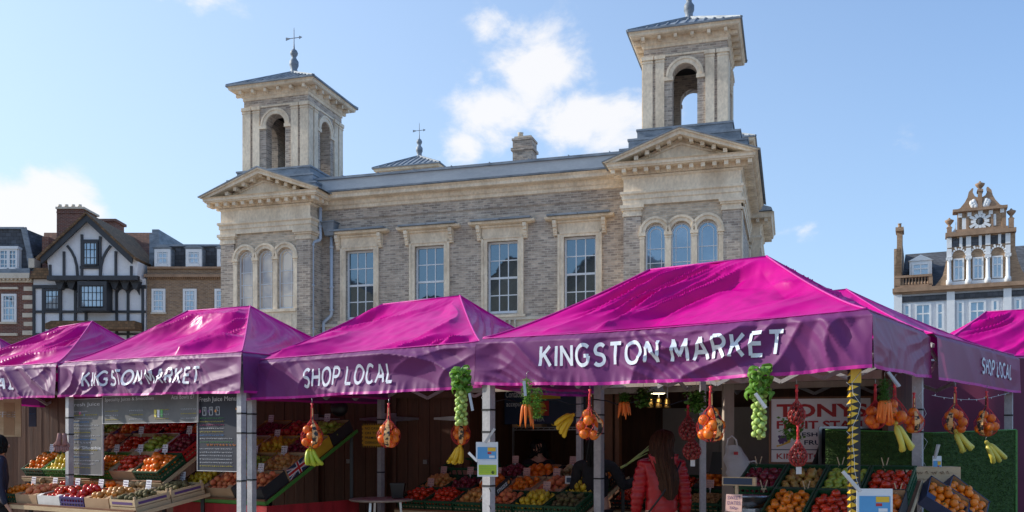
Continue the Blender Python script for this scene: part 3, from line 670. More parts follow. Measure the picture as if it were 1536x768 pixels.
for cx_ in (1438, 1466, 1496.5):
    for i in range(9):
        a = math.pi*(i+.5)/9; r0, r1 = .34, .54 if i % 2 else .44
        p = Vector((GX(cx_), -.08, GZ(384))); e = Vector((math.cos(a), 0, math.sin(a))); mb.bar(p+e*r0, p+e*r1, .10, .06, up=(0,1,0))
for i in range(12):
    a = 2*math.pi*i/12; p = Vector((GX(1470), -.08, GZ(335))); e = Vector((math.cos(a), 0, math.sin(a))); mb.bar(p+e*.22, p+e*(.62 if i % 2 else .48), .16, .1, up=(0,1,0))
for x, y in ((1437,322),(1451,321.5),(1467,320),(1483,321),(1500,320)): gb(mb, x, x+6 if x != 1467 else x+7, y-1, y+5, -.14, 0)
gb(mb, 1443, 1450, 328, 345, -.1, 0); gb(mb, 1487, 1494, 326, 343, -.1, 0)
for s_ in (-1, 1):
    for k in range(5): mb.ball((GX(1470+s_*(6.5+k*1.5)), -.13, GZ(312-((k*7) % 5)*1.6)), .14, 6, (1,.5,1.3))
    mb.prism(([(GX(1470+s_*35),GZ(349)),(GX(1470+s_*44),GZ(349)),(GX(1470+s_*38),GZ(343)),(GX(1470+s_*36),GZ(330))])[::s_], -.03, .2)
for x in (1341, 1420, 1505): gb(mb, x, x+12, 437, 700, -.14, .02)
mb.build('white_trim', M['white'], og)
for a_ in ((1428,1508,357,370,-.05,-.02),(1353,1420,440,449,-.07,.02),(1432,1505,440,449,-.07,.02),(1517,1690,440,449,-.07,.02)):
    mb = MB(); gb(mb, *a_); mb.build('dark_panel', M['slate'], og)
mb = MB(); mb.ball((GX(1470), -.1, GZ(335)), .2, 8, (.8,.3,1.1)); mb.build('coat_of_arms', M['slate'], og)
for x0, x1, w in ((1430,1446,'pane_sky'),(1459,1475,'pane_sky'),(1488,1504,'pane_sky')): gwin(x0, x1, 388, 421, 2, 2, w, -.03)
for x0, x1 in ((1355,1366),(1372,1397),(1404,1416),(1435,1446),(1453,1479),(1487,1498),(1521,1532)): gwin(x0, x1, 452, 494, 2 if x1-x0 > 20 else 1, 2, 'pane_dim', .0, .12)
mb = MB(); a, b_, c_, d_ = GX(1350), GX(1424), GX(1700), 0
mb.add([(a,.2,GZ(434)),(GX(1700),.2,GZ(434)),(GX(1700),5,GZ(352)),(a+.2,5,GZ(352))], [(0,1,2,3)])
mb.build('roof', M['slate'], og)
mb = MB(); mb.add([(GX(1368),2.98,GZ(388)),(GX(1424),2.98,GZ(388)),(GX(1424),4.98,GZ(353.5)),(GX(1376),4.98,GZ(353.5))],[(0,1,2,3)]); mb.build('roof_patch', M['tile_mossy'], og)
mb = MB(); gb(mb, 1364, 1398, 385, 411, .4, 3); mb.prism([(GX(1362),GZ(385)),(GX(1400),GZ(385)),(GX(1381),GZ(376))], .3, 3.5); mb.build('dormer', M['white'], og)
gwin(1368, 1394, 389, 411, 2, 2, 'pane_sky', .38)
mb = MB(); mb.box(GX(1344), GX(1352.5), 1.8, 2.7, GZ(370), GZ(326)); mb.box(GX(1342), GX(1354.5), 1.6, 2.9, GZ(330), GZ(324)); mb.lathe((GX(1348), 2.2, GZ(324)), [(.13,0),(.1,.1),(.1,.3),(.13,.33)], 8); mb.build('chimney', M['brick_tan'], og)

# --- houses across the square, behind the photographer, mirrored in the panes
for i, (x, w, h) in enumerate(((-68, 14, 21.0), (-54, 11, 18.0), (-43, 11, 21.0), (-32, 13, 21.3))):
    o = thing('town_house', 'brick town house across the square seen only as a reflection, house %s' % ('with the widest gable','with lower eaves','with the tallest gable','nearest the stalls')[i], 'house', (x, -26, 0), 0)
    mb = MB(); mb.box(0, w, -8, 0, 0, h-4); mb.prism([(0,h-4),(w,h-4),(w/2,h)], -8, 0); mb.build('wall', M['brick_brown'], o)
    mb = MB()
    for s_ in (0, 1):
        a = (w/2, h+.15); b_ = (-.4, h-4.2) if s_ == 0 else (w+.4, h-4.2); mb.bar((a[0],-4,a[1]), (b_[0],-4,b_[1]), 8.6, .2, up=(0,1,0)) if False else mb.add([(a[0],.3,a[1]),(b_[0],.3,b_[1]),(b_[0],-8.3,b_[1]),(a[0],-8.3,a[1])],[(0,1,2,3)])
    mb.build('roof', M['slate'], o)
# ================================================================== CAMERA, SKY, SUN, GROUND
cam = bpy.data.objects.new('camera', bpy.data.cameras.new('camera')); COL.objects.link(cam); SC.camera = cam
cam.location = (0, 0, CZ); cam.rotation_euler = (R(90), 0, 0)
cam.data.sensor_width = 36; cam.data.lens = F/1536*36; cam.data.shift_y = (HY-384)/1536
cam.data.clip_end = 3000; cam.data.clip_start = .05
SC.view_settings.view_transform = 'Standard'; SC.view_settings.look = 'None'; SC.view_settings.exposure = 0; SC.view_settings.gamma = 1
SUN = Vector((-.955, .225, 0)).normalized(); EL = R(29)
sd = Vector((SUN.x*math.cos(EL), SUN.y*math.cos(EL), math.sin(EL)))
sl = bpy.data.lights.new('sun', 'SUN'); sl.energy = 5.0; sl.angle = R(.5); sl.color = (1, .93, .82)
so = bpy.data.objects.new('sun', sl); COL.objects.link(so); so.rotation_euler = (-sd).to_track_quat('-Z', 'Y').to_euler()
w = bpy.data.worlds.new('World'); SC.world = w; w.use_nodes = True
n = w.node_tree.nodes; l = w.node_tree.links; bg = n['Background']
sky = n.new('ShaderNodeTexSky'); sky.sky_type = 'NISHITA'; sky.sun_disc = False; sky.sun_elevation = EL
sky.sun_rotation = math.atan2(SUN.x, SUN.y); sky.air_density = 1.0; sky.dust_density = 2.0; sky.ozone_density = 1.6
tc = n.new('ShaderNodeTexCoord')
def vdist(px, py, sx, sy, soft=1.0):
    """1 inside a soft blob of sky round a direction, 0 outside"""
    c = Vector(((px-CX)/F, 1, (HY-py)/F)).normalized()
    s = n.new('ShaderNodeVectorMath'); s.operation = 'SUBTRACT'; s.inputs[1].default_value = c; l.new(tc.outputs['Generated'], s.inputs[0])
    m = n.new('ShaderNodeVectorMath'); m.operation = 'MULTIPLY'; m.inputs[1].default_value = (F/sx, F/sx, F/sy); l.new(s.outputs[0], m.inputs[0])
    q = n.new('ShaderNodeVectorMath'); q.operation = 'LENGTH'; l.new(m.outputs[0], q.inputs[0])
    r = n.new('ShaderNodeMapRange'); r.interpolation_type = 'SMOOTHSTEP'; r.inputs[1].default_value = 0; r.inputs[2].default_value = 1.25; r.inputs[3].default_value = soft; r.inputs[4].default_value = 0
    l.new(q.outputs[1], r.inputs[0]); return r.outputs[0]
def mth(op, a, b=None):
    m = n.new('ShaderNodeMath'); m.operation = op
    for i, v in enumerate((a, b)):
        if v is None: continue
        if isinstance(v, (int, float)): m.inputs[i].default_value = v
        else: l.new(v, m.inputs[i])
    return m.outputs[0]
blobs = [vdist(822, 85, 95, 75, .95), vdist(745, 165, 105, 75, .8), vdist(885, 195, 140, 80, 1.0), vdist(790, 130, 90, 70, .8), vdist(738, 35, 45, 35, .6), vdist(690, 215, 60, 40, .6), vdist(60, 325, 110, 70, 1.5), vdist(-40, 340, 110, 75, 1.4), vdist(1190, 345, 90, 26, .42), vdist(1060, 330, 90, 40, .5), vdist(330, 10, 160, 30, .5), vdist(1310, 215, 90, 30, .35)]
tot = blobs[0]
for b_ in blobs[1:]: tot = mth('MAXIMUM', tot, b_)
mp = n.new('ShaderNodeMapping'); mp.inputs['Scale'].default_value = (1, 1, 1.5); l.new(tc.outputs['Generated'], mp.inputs[0])
no = n.new('ShaderNodeTexNoise'); no.inputs['Scale'].default_value = 13; no.inputs['Detail'].default_value = 11; no.inputs['Roughness'].default_value = .6; no.inputs['Distortion'].default_value = .25; l.new(mp.outputs[0], no.inputs['Vector'])
v = mth('ADD', mth('MULTIPLY', mth('SUBTRACT', no.outputs[0], .5), 1.9), mth('MULTIPLY', tot, .80))
mr = n.new('ShaderNodeMapRange'); mr.interpolation_type = 'SMOOTHSTEP'; mr.inputs[1].default_value = .20; mr.inputs[2].default_value = .72; l.new(v, mr.inputs[0])
gate = mth('MULTIPLY', mr.outputs[0], mth('MINIMUM', mth('MULTIPLY', tot, 3.0), 1.0))
cl = mth('MINIMUM', mth('MULTIPLY', gate, .9), .9)
hz = n.new('ShaderNodeSeparateXYZ'); l.new(tc.outputs['Generated'], hz.inputs[0])
gl = n.new('ShaderNodeMapRange'); gl.inputs[1].default_value = -.75; gl.inputs[2].default_value = .55; gl.inputs[3].default_value = .85; gl.inputs[4].default_value = .0; l.new(hz.outputs[0], gl.inputs[0])
hv = n.new('ShaderNodeMapRange'); hv.inputs[1].default_value = 0; hv.inputs[2].default_value = .6; hv.inputs[3].default_value = .95; hv.inputs[4].default_value = .0; l.new(hz.outputs[2], hv.inputs[0])
haze = mth('MINIMUM', mth('ADD', mth('MULTIPLY', gl.outputs[0], .62), mth('MULTIPLY', hv.outputs[0], .38)), .93)
sk = n.new('ShaderNodeVectorMath'); sk.operation = 'MULTIPLY'; sk.inputs[1].default_value = (1.05, 1.38, 1.72); l.new(sky.outputs[0], sk.inputs[0])
m0 = n.new('ShaderNodeMix'); m0.data_type = 'RGBA'; m0.blend_type = 'MIX'; l.new(haze, m0.inputs[0]); l.new(sk.outputs[0], m0.inputs[6]); m0.inputs[7].default_value = (4.75, 5.68, 6.5, 1)
m1 = n.new('ShaderNodeMix'); m1.data_type = 'RGBA'; l.new(cl, m1.inputs[0]); l.new(m0.outputs[2], m1.inputs[6]); m1.inputs[7].default_value = (6.7, 6.65, 6.7, 1)
l.new(m1.outputs[2], bg.inputs['Color']); bg.inputs['Strength'].default_value = .15

g = bpy.data.meshes.new('ground'); g.from_pydata([(-900,-500,0),(900,-500,0),(900,1500,0),(-900,1500,0)], [], [(0,1,2,3)]); g.materials.append(M['asphalt'])
go = bpy.data.objects.new('ground', g); COL.objects.link(go); go['kind'] = 'structure'

# ================================================================== MARKET GAZEBOS
M['roof_cloth'] = pm('magenta_canopy_cloth', (.66,.0,.27), (.40,.0,.185), 1.1, .33, .04, spec=.14, trans=.07, fine=.05)
M['valance'] = pm('purple_valance_cloth', (.19,.028,.165), (.135,.018,.13), 1.6, .56, .04, spec=.38, trans=.10, sheen=.15)
M['valance_side'] = pm('sunlit_pink_valance_cloth', (.28,.045,.14), (.22,.035,.12), 2.0, .45, .04, spec=.5, trans=.22)  # pinker base paints in the sun glowing through the side valance
M['hem'] = pm('magenta_hem', (.62,.02,.34), (.5,.015,.28), 3, .5, .03, trans=.15)
M['lettering'] = pm('pale_blue_white_print', (.74,.79,.86), (.62,.68,.78), 6, .5, 0, trans=.05)
M['lettering_faded'] = pm('faded_lettering_print', (.78,.80,.88), (.62,.62,.72), 9, .5, 0, trans=.05)
M['alu'] = pm('dull_aluminium', (.54,.52,.52), (.36,.36,.38), 5, .45, .08, metal=.1, fine=.1)
M['black_strap'] = pm('black_strap', (.015,.015,.018), None, 5, .6, 0)
def nz(x, y, z=0): return noise.noise(Vector((x, y, z)))
def tri(x): f_ = x-math.floor(x); s_ = abs(2*f_-1); return 1-2*s_**.62
def ridge(x, y, z=0): return 1-abs(noise.noise(Vector((x, y, z))))*2.2
def text_mesh(txt, off=.012, sub=.03, font_shear=0, align='CENTER'):
    """flat text as finely cut polygons, width normalised to 1"""
    cu = bpy.data.curves.new('t', 'FONT'); cu.body = txt; cu.offset = off; cu.align_x = 'LEFT'; cu.resolution_u = 3; cu.shear = font_shear
    o = bpy.data.objects.new('t', cu); COL.objects.link(o); dg = bpy.context.evaluated_depsgraph_get(); dg.update()
    me = bpy.data.meshes.new_from_object(o.evaluated_get(dg)); bpy.data.objects.remove(o); bpy.data.curves.remove(cu)
    bm = bmesh.new(); bm.from_mesh(me); bpy.data.meshes.remove(me)
    xs = [v.co.x for v in bm.verts]; x0, x1 = min(xs), max(xs); k = x1-x0
    bmesh.ops.triangulate(bm, faces=bm.faces)
    if sub:
        for _ in range(5):
            es = [e for e in bm.edges if e.calc_length() > sub*k]
            if not es: break
            bmesh.ops.subdivide_edges(bm, edges=es, cuts=1); bmesh.ops.triangulate(bm, faces=bm.faces)
    ys = [v.co.y for v in bm.verts]; y0, y1 = min(ys), max(ys)
    P = [((v.co.x-x0)/k, (v.co.y-y0)/(y1-y0)) for v in bm.verts]; Fc = [[v.index for v in f.verts] for f in bm.faces]
    bm.verts.index_update(); bm.free(); return P, Fc, (y1-y0)/k

ARC = lambda cx, cy, rx, ry, a0, a1, n=12: [(cx+rx*math.cos(R(a0+(a1-a0)*i/n)), cy+ry*math.sin(R(a0+(a1-a0)*i/n))) for i in range(n+1)]
GLY = {'K':(.58,[[(0,0),(0,1)],[(.50,1),(.03,.45)],[(.18,.60),(.56,0)]]),'I':(.0,[[(0,0),(0,1)]]),'N':(.62,[[(0,0),(0,1)],[(0,.97),(.62,.03)],[(.62,0),(.62,1)]]),
 'G':(.68,[ARC(.38,.5,.38,.5,48,318,18)+[(.68,.45)],[(.68,.46),(.42,.46)]]),'S':(.50,[ARC(.25,.745,.24,.255,35,245,12)[:-1]+ARC(.25,.255,.25,.255,75,-145,12)]),
 'T':(.60,[[(0,1),(.60,1)],[(.30,.98),(.30,0)]]),'O':(.78,[ARC(.39,.5,.39,.5,90,450,24)]),'M':(.78,[[(0,0),(.06,1)],[(.06,.97),(.39,.22)],[(.39,.22),(.72,.97)],[(.72,1),(.78,0)]]),
 'A':(.70,[[(0,0),(.35,1)],[(.35,1),(.70,0)],[(.13,.34),(.57,.34)]]),'R':(.56,[[(0,0),(0,1)],[(0,1),(.28,1)]+ARC(.28,.74,.24,.26,90,-90,10)+[(0,.48)],[(.26,.48),(.56,0)]]),
 'E':(.50,[[(0,0),(0,1)],[(0,1),(.50,1)],[(0,.52),(.44,.52)],[(0,0),(.50,0)]]),'H':(.62,[[(0,0),(0,1)],[(.62,0),(.62,1)],[(0,.52),(.62,.52)]]),
 'P':(.52,[[(0,0),(0,1)],[(0,1),(.28,1)]+ARC(.28,.73,.24,.27,90,-90,10)+[(0,.46)]]),'L':(.48,[[(0,0),(0,1)],[(0,0),(.48,0)]]),'C':(.62,[ARC(.38,.5,.38,.5,48,312,18)])}
def stroke_text(txt, wt=.155, step=.03):
    """bold sans capitals as flat strokes; x normalised to 0..1, y 0..1"""
    x = 0; out = []
    for ch in txt:
        if ch == ' ': x += .42; continue
        w_, st = GLY[ch]
        for s in st: out.append([(x+a, wt/2+b_*(1-wt)) for a, b_ in s])
        x += w_+.26 + (wt*.25)
    W_ = x-.26; VS = []; FS = []
    for k, s in enumerate(out):
        pts = []
        for (a, b_) in zip(s, s[1:]):
            n_ = max(1, int(math.hypot(b_[0]-a[0], b_[1]-a[1])/step))
            for i in range(n_): pts.append(Vector(a).lerp(Vector(b_), i/n_))
        pts.append(Vector(s[-1])); L_ = len(pts)
        d0 = (pts[1]-pts[0]).normalized(); closed = (pts[0]-pts[-1]).length < .01
        b0 = len(VS)
        for i, q in enumerate(pts):
            t = (pts[min(i+1, L_-1)]-pts[max(i-1, 0)]).normalized()
            if closed and i in (0, L_-1): t = (pts[1]-pts[-2]).normalized()
            nn = Vector((-t.y, t.x))
            for m_ in (-1, -.5, 0, .5, 1): c = q+nn*m_*wt/2; VS.append(((c.x)/W_, c.y, k))
        for i in range(L_-1):
            for m_ in range(4): a = b0+i*5+m_; FS.append((a+5, a+6, a+1, a))
    return VS, FS
def flat_text(name, txt, o, ex, ez, x, z, w, h, mat, parent, lift=.004, off=.015):
    """text on a flat board: o origin, ex along, ez up; lower-left at (x, z), w x h metres"""
    P, Fc, _ = text_mesh(txt, off, 0); ex = Vector(ex).normalized(); ez = Vector(ez).normalized(); nn = ex.cross(ez)
    mb = MB(); mb.add([Vector(o)+ex*(x+a*w)+ez*(z+b_*h)+nn*lift for a, b_ in P], Fc)
    return mb.build(name, mat, parent)

def gazebo(label, FL, FR, BR, BL, R1, R2, seed, texts=(), vh=.38, sag=(0,0), droop=1.2, amp=.016, legs=(1,1,1,1), side_mat=None, fold=(.9,.45), skip=(), legw=.07, texts_right=(), detail=1.0, inset=.045, vstr=.72, ink='lettering_faded'):
    FL, FR, BR, BL, R1, R2 = map(Vector, (FL, FR, BR, BL, R1, R2))
    base = (FL+FR+BR+BL)/4; base.z = 0
    g_ = thing('market_gazebo', label, 'gazebo', base, 0, None)
    rel = lambda p: p - base
    # roof: four slopes sharing hips
    sagz = lambda s: -.035*math.sin(math.pi*s)
    def slope(A, B, Rb, Ra, sd_, nu, nv, wrink=1.0):
        nrm = ((B-A).cross(Ra-A)).normalized() if (Ra-A).length > .1 else Vector((0,0,1))
        L = (B-A).length; H = ((Ra+Rb)/2-(A+B)/2).length
        def fn(u, v):
            a = A.lerp(B, u); r = Ra.lerp(Rb, u); p = a.lerp(r, v)
            p.z = a.z + (r.z-a.z)*(v**droop) + sagz(u)*(1-v)*.3
            e = min(1, 9*min(u, 1-u)*1.0)*min(1, 12*v)*min(1, 4.5*(1-v)+.06)
            X = u*L*(1-v*.4)+seed*3.1+sd_; Y = v*H
            c, s = math.cos(fold[0]), math.sin(fold[0]); q = X*c-Y*s; t = X*s+Y*c
            wq = nz(X*.8, Y*.8, seed)*.6
            a1 = ridge(q*1.9+wq, t*.38, seed); a2 = ridge(q*5.2+wq*2.2, t*.75, seed+5); m1 = .5+.9*nz(X*.9+4, Y*1.2, seed+3)
            w1 = nz(X*.55, Y*.7, seed+3)*1.7; m1 = .55+1.2*nz(X*.8+4, Y*1.0, seed+3); m2 = max(0, .35+1.3*nz(X*1.1, Y*1.3, seed+6))
            d = 1.6*tri(q*1.05+w1+seed)*m1 + 1.7*tri(q*2.9+w1*2.1+.5*nz(q*3, t*.8, seed))*m2 + .6*tri(q*7+w1*3+nz(q*5, t*2, seed))*max(0, m2-.25) + 1.0*nz(X*.9, Y*1.2, seed+9) + .16*nz(X*9, Y*9, seed) + (.22*nz(X*16, Y*3, seed+1)*max(0, (v-.78)/.22)) + .15*nz(X*18, Y*5, seed)*max(0, (.15-v)/.15)
            return rel(p + nrm*d*amp*e*wrink)
        return fn
    mb = MB(); k = detail
    mb.grid(slope(FL, FR, R2, R1, 0, 0, 0), int(170*k), int(80*k))
    mb.grid(slope(FR, BR, R2, R2, 7, 0, 0, .45), int(70*k), int(50*k))
    mb.grid(slope(BR, BL, R1, R2, 13, 0, 0, .6), 30, 14)
    mb.grid(slope(BL, FL, R1, R1, 17, 0, 0, .6), 30, 20)
    rf = mb.build('roof', M['roof_cloth'], g_)
    sm = MB()
    for A, B in ((FL, R1), (FR, R2), (BR, R2)):            # piped hip seams
        pts = []
        for i in range(22):
            v = i/21; p = A.lerp(B, v); p.z = A.z+(B.z-A.z)*(v**droop)+.004; pts.append(rel(p))
        sm.tube(pts, .009, 5)
    sm.tube([rel(R1), rel(R2)], .009, 5); sm.build('seam', M['hem'], rf)
    # valances
    def valance(A, B, sd_, nm, mat, texts, nu, strong=1.0, sg=0):
        d = (B-A); L = Vector((d.x, d.y, 0)).length; out = Vector((d.y, -d.x, 0)).normalized()
        def fn(u, v, o=0):
            ex_ = .045/L*min(1, v*9); p = A + (B-A)*(u*(1+2*ex_)-ex_); X = u*L+seed*2.3+sd_; Y = v*vh
            ee = vstr*min(1, 14*min(u, 1-u)+.05)*min(1, 6*v+.08)
            q = X*.75-Y*1.1; t = X*.6+Y*.9; q2 = X*.75+Y*1.1
            dd = .026*nz(X*1.5, Y*2, seed) + .052*tri(q*1.7+1.5*nz(X*.7, Y, seed))*(.7+nz(X*1.2, 2, seed)) + .030*tri(q2*2.9+1.6*nz(X*1.1, Y*2, seed+4))*max(0,.4+1.4*nz(X*1.3, Y, seed+2)) + .012*tri(q*6.0+2*nz(X*2, Y*2, seed+7))*max(0,.3+1.5*nz(X*1.7,Y*2,seed+8)) + .0015*nz(q*14, t*5, seed+6)
            pk = .010*(ridge(X*13, Y*3+2, seed+8)-.5)*max(0, (v-.72)/.28)*strong + .005*(ridge(X*16, Y*3, seed+1)-.5)*max(0, (.18-v)/.18)
            p = p + out*((dd*strong)*ee + pk + .045*min(1, v*9) + .012*v + o)
            p.z -= vh*v + sg*math.sin(math.pi*u)*.5*(1+v) + .012*nz(X*2.2, 3, seed)*v
            return rel(p)
        mb = MB(); mb.grid(lambda u, v: fn(u, .94*(1-v)), nu, int(34*k) if nu > 60 else 10)
        vo = mb.build(nm, mat, g_)
        mb = MB(); mb.grid(lambda u, v: fn(u, 1.0-.06*v, .001), nu, 2); mb.build('hem', M['hem'], vo)
        mb = MB(); mb.tube([fn(i/40, 0, .004) for i in range(41)], .006, 5); mb.build('piping', M['hem'], vo)
        for (txt, u0, u1, v0, v1) in texts:
            P, Fc = stroke_text(txt)
            mb = MB(); mb.smooth = True; mb.add([fn(u0+(u1-u0)*a, v1+(v0-v1)*b_, .011+.0003*(k_ % 4)) for a, b_, k_ in P], Fc)
            mb.build('lettering', M[ink], vo)
        return fn
    if 'f' not in skip: valance(FL, FR, 0, 'valance', M['valance'], texts, int(240*k), 1, sag[0])
    if 'r' not in skip: valance(FR, BR, 5, 'valance', side_mat or M['valance'], texts_right, int(90*k), .22 if side_mat else .6, sag[1])
    if 'b' not in skip: valance(BR, BL, 9, 'valance', M['valance'], (), 24)
    if 'l' not in skip: valance(BL, FL, 11, 'valance', M['valance'], (), 40, .5)
    for uu in (.255, .60, .965) if 'f' not in skip and detail == 1 else ():
        pass
    # frame
    C4_ = [FL, FR, BR, BL]; cen = (FL+FR+BR+BL)/4
    for i, p in enumerate(C4_):
        if not legs[i]: continue
        q = p + (cen-p).normalized()*inset; q.z = p.z-.03; b_ = q.copy(); b_.z = 0
        mb = MB(); mb.bar(rel(q), rel(b_), legw, legw, up=(FR-FL)); 
        for z in (1.25, 1.6, 1.95): mb.bar(rel(Vector((q.x,q.y,z))), rel(Vector((q.x,q.y,z+.012))), legw+.012, legw+.012, up=(FR-FL)) if False else None
        lg = mb.build('leg', M['alu'], g_)
        mb = MB(); mb.bar(rel(Vector((q.x,q.y,.0))), rel(Vector((q.x,q.y,.012))), .14, .14, up=(FR-FL)); 
        mb.build('foot', M['alu'], lg)
        mb = MB()
        for z in (1.18, 1.62, 1.80): 
            c = rel(Vector((q.x,q.y,z))); mb.bar(c, c+Vector((0,0,.014)), legw+.008, legw+.008, up=(FR-FL))
        mb.build('strap', M['black_strap'], lg)
    for A, B in ((FL, FR), (FR, BR), (BR, BL), (BL, FL)):
        mb = MB(); ins = lambda p: p + (cen-p).normalized()*.09
        a, b_ = ins(A), ins(B); n_ = 4
        for i in range(n_):
            s0, s1 = i/n_, (i+1)/n_
            z0, z1 = (-.06, -.34) if i % 2 == 0 else (-.34, -.06)
            mb.bar(rel(a.lerp(b_, s0)+Vector((0,0,z0))), rel(a.lerp(b_, s1)+Vector((0,0,z1))), .018, .034)
            mb.bar(rel(a.lerp(b_, s0)+Vector((0,0,-.40-z0))), rel(a.lerp(b_, s1)+Vector((0,0,-.40-z1))), .018, .034)
        mb.build('scissor_truss', M['alu'], g_)
    mb = MB()
    for p, r in ((FL, R1), (BL, R1), (FR, R2), (BR, R2)):
        mb.bar(rel(p+Vector((0,0,-.1))), rel(r+Vector((0,0,-.12))), .022, .03)
    mb.bar(rel(R1+Vector((0,0,-.1))), rel(R2+Vector((0,0,-.1))), .03, .03); mb.build('roof_frame', M['alu'], g_)
    return g_

G4 = dict(FL=(-.235,7.62,2.39), FR=(2.28,6.0,2.40), BR=(3.34,7.58,2.44), BL=(.83,9.15,2.40), R1=(1.175,7.95,3.01), R2=(1.99,7.3,2.995))
gazebo('big corner gazebo with magenta roof reading KINGSTON MARKET in large letters', seed=1.3, texts=[('KINGSTON MARKET', .205, .815, .20, .66)], sag=(.045,.0), side_mat=M['valance_side'], amp=.050, fold=(.75,.4), legs=(1,0,1,1), legw=.075, skip=('b',), vstr=1.1, ink='lettering', **G4)
gazebo('magenta gazebo in the middle of the row with SHOP LOCAL on its twisted valance', (-2.50,8.80,2.31),(-.262,7.66,2.37),(.78,10.2,2.42),(-1.57,11.1,2.38),(-1.375,9.9,3.0),(-.52,9.3,3.0), 4.7, texts=[('SHOP LOCAL', .30, .66, .30, .78)], sag=(.0,.02), legs=(1,0,1,1), amp=.046, fold=(.95,.4), skip=('b',), legw=.06)
gazebo('magenta gazebo over the juice menu boards reading KINGSTON MARKET in small letters', (-4.86,10.15,2.41),(-2.475,8.55,2.37),(-1.5,11.0,2.42),(-3.98,12.6,2.42),(-3.73,10.75,3.05),(-2.89,10.3,3.04), 8.2, texts=[('KINGSTON MARKET', .16, .80, .30, .74)], amp=.046, fold=(1.05,.4), skip=('b',), legw=.06)
gazebo('pale pink lit gazebo at the left edge with LOCAL lettering cut off', (-7.3,11.6,2.42),(-4.98,10.22,2.41),(-4.2,12.75,2.42),(-6.5,14.0,2.42),(-6.0,12.35,3.06),(-5.4,12.0,3.09), 12.4, texts=[('SHOP LOCAL', .10, .72, .34, .72)], amp=.044, fold=(1.0,.4), skip=('b',), legs=(0,0,1,1), legw=.06)
gazebo('far gazebo whose plain magenta roof peeps in at the left edge', (-10.4,15.4,2.42),(-7.9,14.6,2.42),(-7.2,17.2,2.42),(-9.8,18,2.42),(-9.1,16.3,3.33),(-8.9,16.2,3.33), 15.4, legs=(1,0,1,1), detail=.4)
gazebo('side street gazebo with small SHOP LOCAL valance and low draped roof', (1.33,9.08,2.42),(3.44,7.62,2.43),(4.94,9.2,2.40),(2.8,10.7,2.42),(2.6,9.75,3.04),(3.3,9.22,3.05), 19.1, texts_right=[('SHOP LOCAL', .48, .86, .30, .70)], side_mat=M['valance_side'], skip=('f','l','b'), ink='lettering', legs=(0,0,1,0), amp=.028, vh=.38)
gazebo('plain magenta gazebo partly cut off at the right edge', (4.9,11.4,2.56),(7.7,10.4,2.56),(8.3,13.2,2.56),(5.5,14.1,2.56),(6.3,12.4,3.27),(6.9,12.1,3.27), 23.3, detail=.6, vh=.36, amp=.034)
# ================================================================== KIOSKS, BOARDS AND PRODUCE
U = Vector((.54, .84, 0)).normalized(); V = Vector((-.84, .54, 0)).normalized(); UP = Vector((0,0,1))
M['wood_dark'] = pm('dark_brown_planks', (.14,.055,.024), (.065,.026,.012), 2.2, .6, .25, sc3=(6,6,.5), fine=.15)
M['wood_mid'] = pm('orange_brown_ply', (.22,.09,.04), (.13,.055,.025), 2, .6, .1, sc3=(4,4,.6), fine=.1)
M['wood_pale'] = pm('pale_softwood', (.60,.45,.28), (.47,.33,.19), 3, .7, .15, sc3=(1,1,5), fine=.1)
M['post'] = pm('weathered_post', (.50,.42,.34), (.36,.29,.23), 3, .8, .2, sc3=(4,4,.6))
M['steel'] = pm('brushed_steel', (.55,.55,.56), (.4,.4,.42), 8, .3, .05, metal=.9)
M['grey_panel'] = pm('grey_cold_store_panel', (.34,.31,.29), (.25,.23,.21), 2, .5, .03)
M['black'] = pm('black_plastic', (.018,.018,.02), (.01,.01,.012), 6, .45, .05)
M['card_black'] = pm('black_printed_card', (.025,.025,.028), (.015,.015,.018), 6, .6, .05)
M['navy'] = pm('navy_printed_card', (.03,.045,.11), (.02,.03,.08), 6, .55, .05)
M['card'] = pm('brown_cardboard', (.45,.29,.17), (.36,.22,.12), 5, .8, .08)
M['card_red'] = pm('red_plastic_crate', (.55,.02,.02), (.40,.015,.015), 5, .45, .05)
M['card_white'] = pm('white_card', (.72,.70,.68), (.6,.58,.56), 6, .7, .04)
M['green_crate'] = pm('dark_green_crate_plastic', (.012,.085,.035), (.008,.055,.022), 5, .45, .08)
M['green_light'] = pm('light_green_crate_plastic', (.07,.26,.04), (.05,.18,.03), 5, .45, .08)
M['purple_crate'] = pm('purple_crate_plastic', (.07,.04,.20), (.05,.03,.14), 5, .45, .08)
M['yellow_card'] = pm('yellow_printed_card', (.62,.40,.02), (.45,.28,.02), 5, .6, .08)
M['red_cloth'] = pm('red_table_cloth', (.42,.012,.02), (.26,.01,.015), 2.5, .8, .3, sc3=(3,3,.4), dist=.05)
M['turf'] = pm('artificial_grass', (.05,.105,.016), (.02,.05,.008), 30, .9, .9, fine=.4, dist=.03)
M['maroon'] = pm('maroon_tarpaulin', (.13,.012,.05), (.08,.01,.04), 1.5, .6, .2)
M['tarp'] = pm('black_tarpaulin', (.012,.012,.014), (.02,.02,.022), 2, .45, .3, dist=.05)
M['ink_red'] = pm('red_print', (.52,.02,.025), (.45,.02,.02), 5, .5, 0)
M['ink_navy'] = pm('navy_print', (.02,.04,.09), (.02,.04,.08), 5, .5, 0)
M['ink_purple'] = pm('purple_felt_pen', (.13,.06,.20), (.10,.05,.16), 5, .6, 0)
M['ink_white'] = pm('white_chalk', (.75,.76,.78), (.6,.62,.66), 20, .7, 0)
M['ink_yellow'] = pm('yellow_chalk', (.70,.60,.10), (.55,.45,.10), 20, .7, 0)
M['ink_orange'] = pm('orange_chalk', (.75,.30,.08), (.6,.25,.08), 20, .7, 0)
M['ink_pink'] = pm('pink_chalk', (.60,.12,.25), (.5,.10,.2), 20, .7, 0)
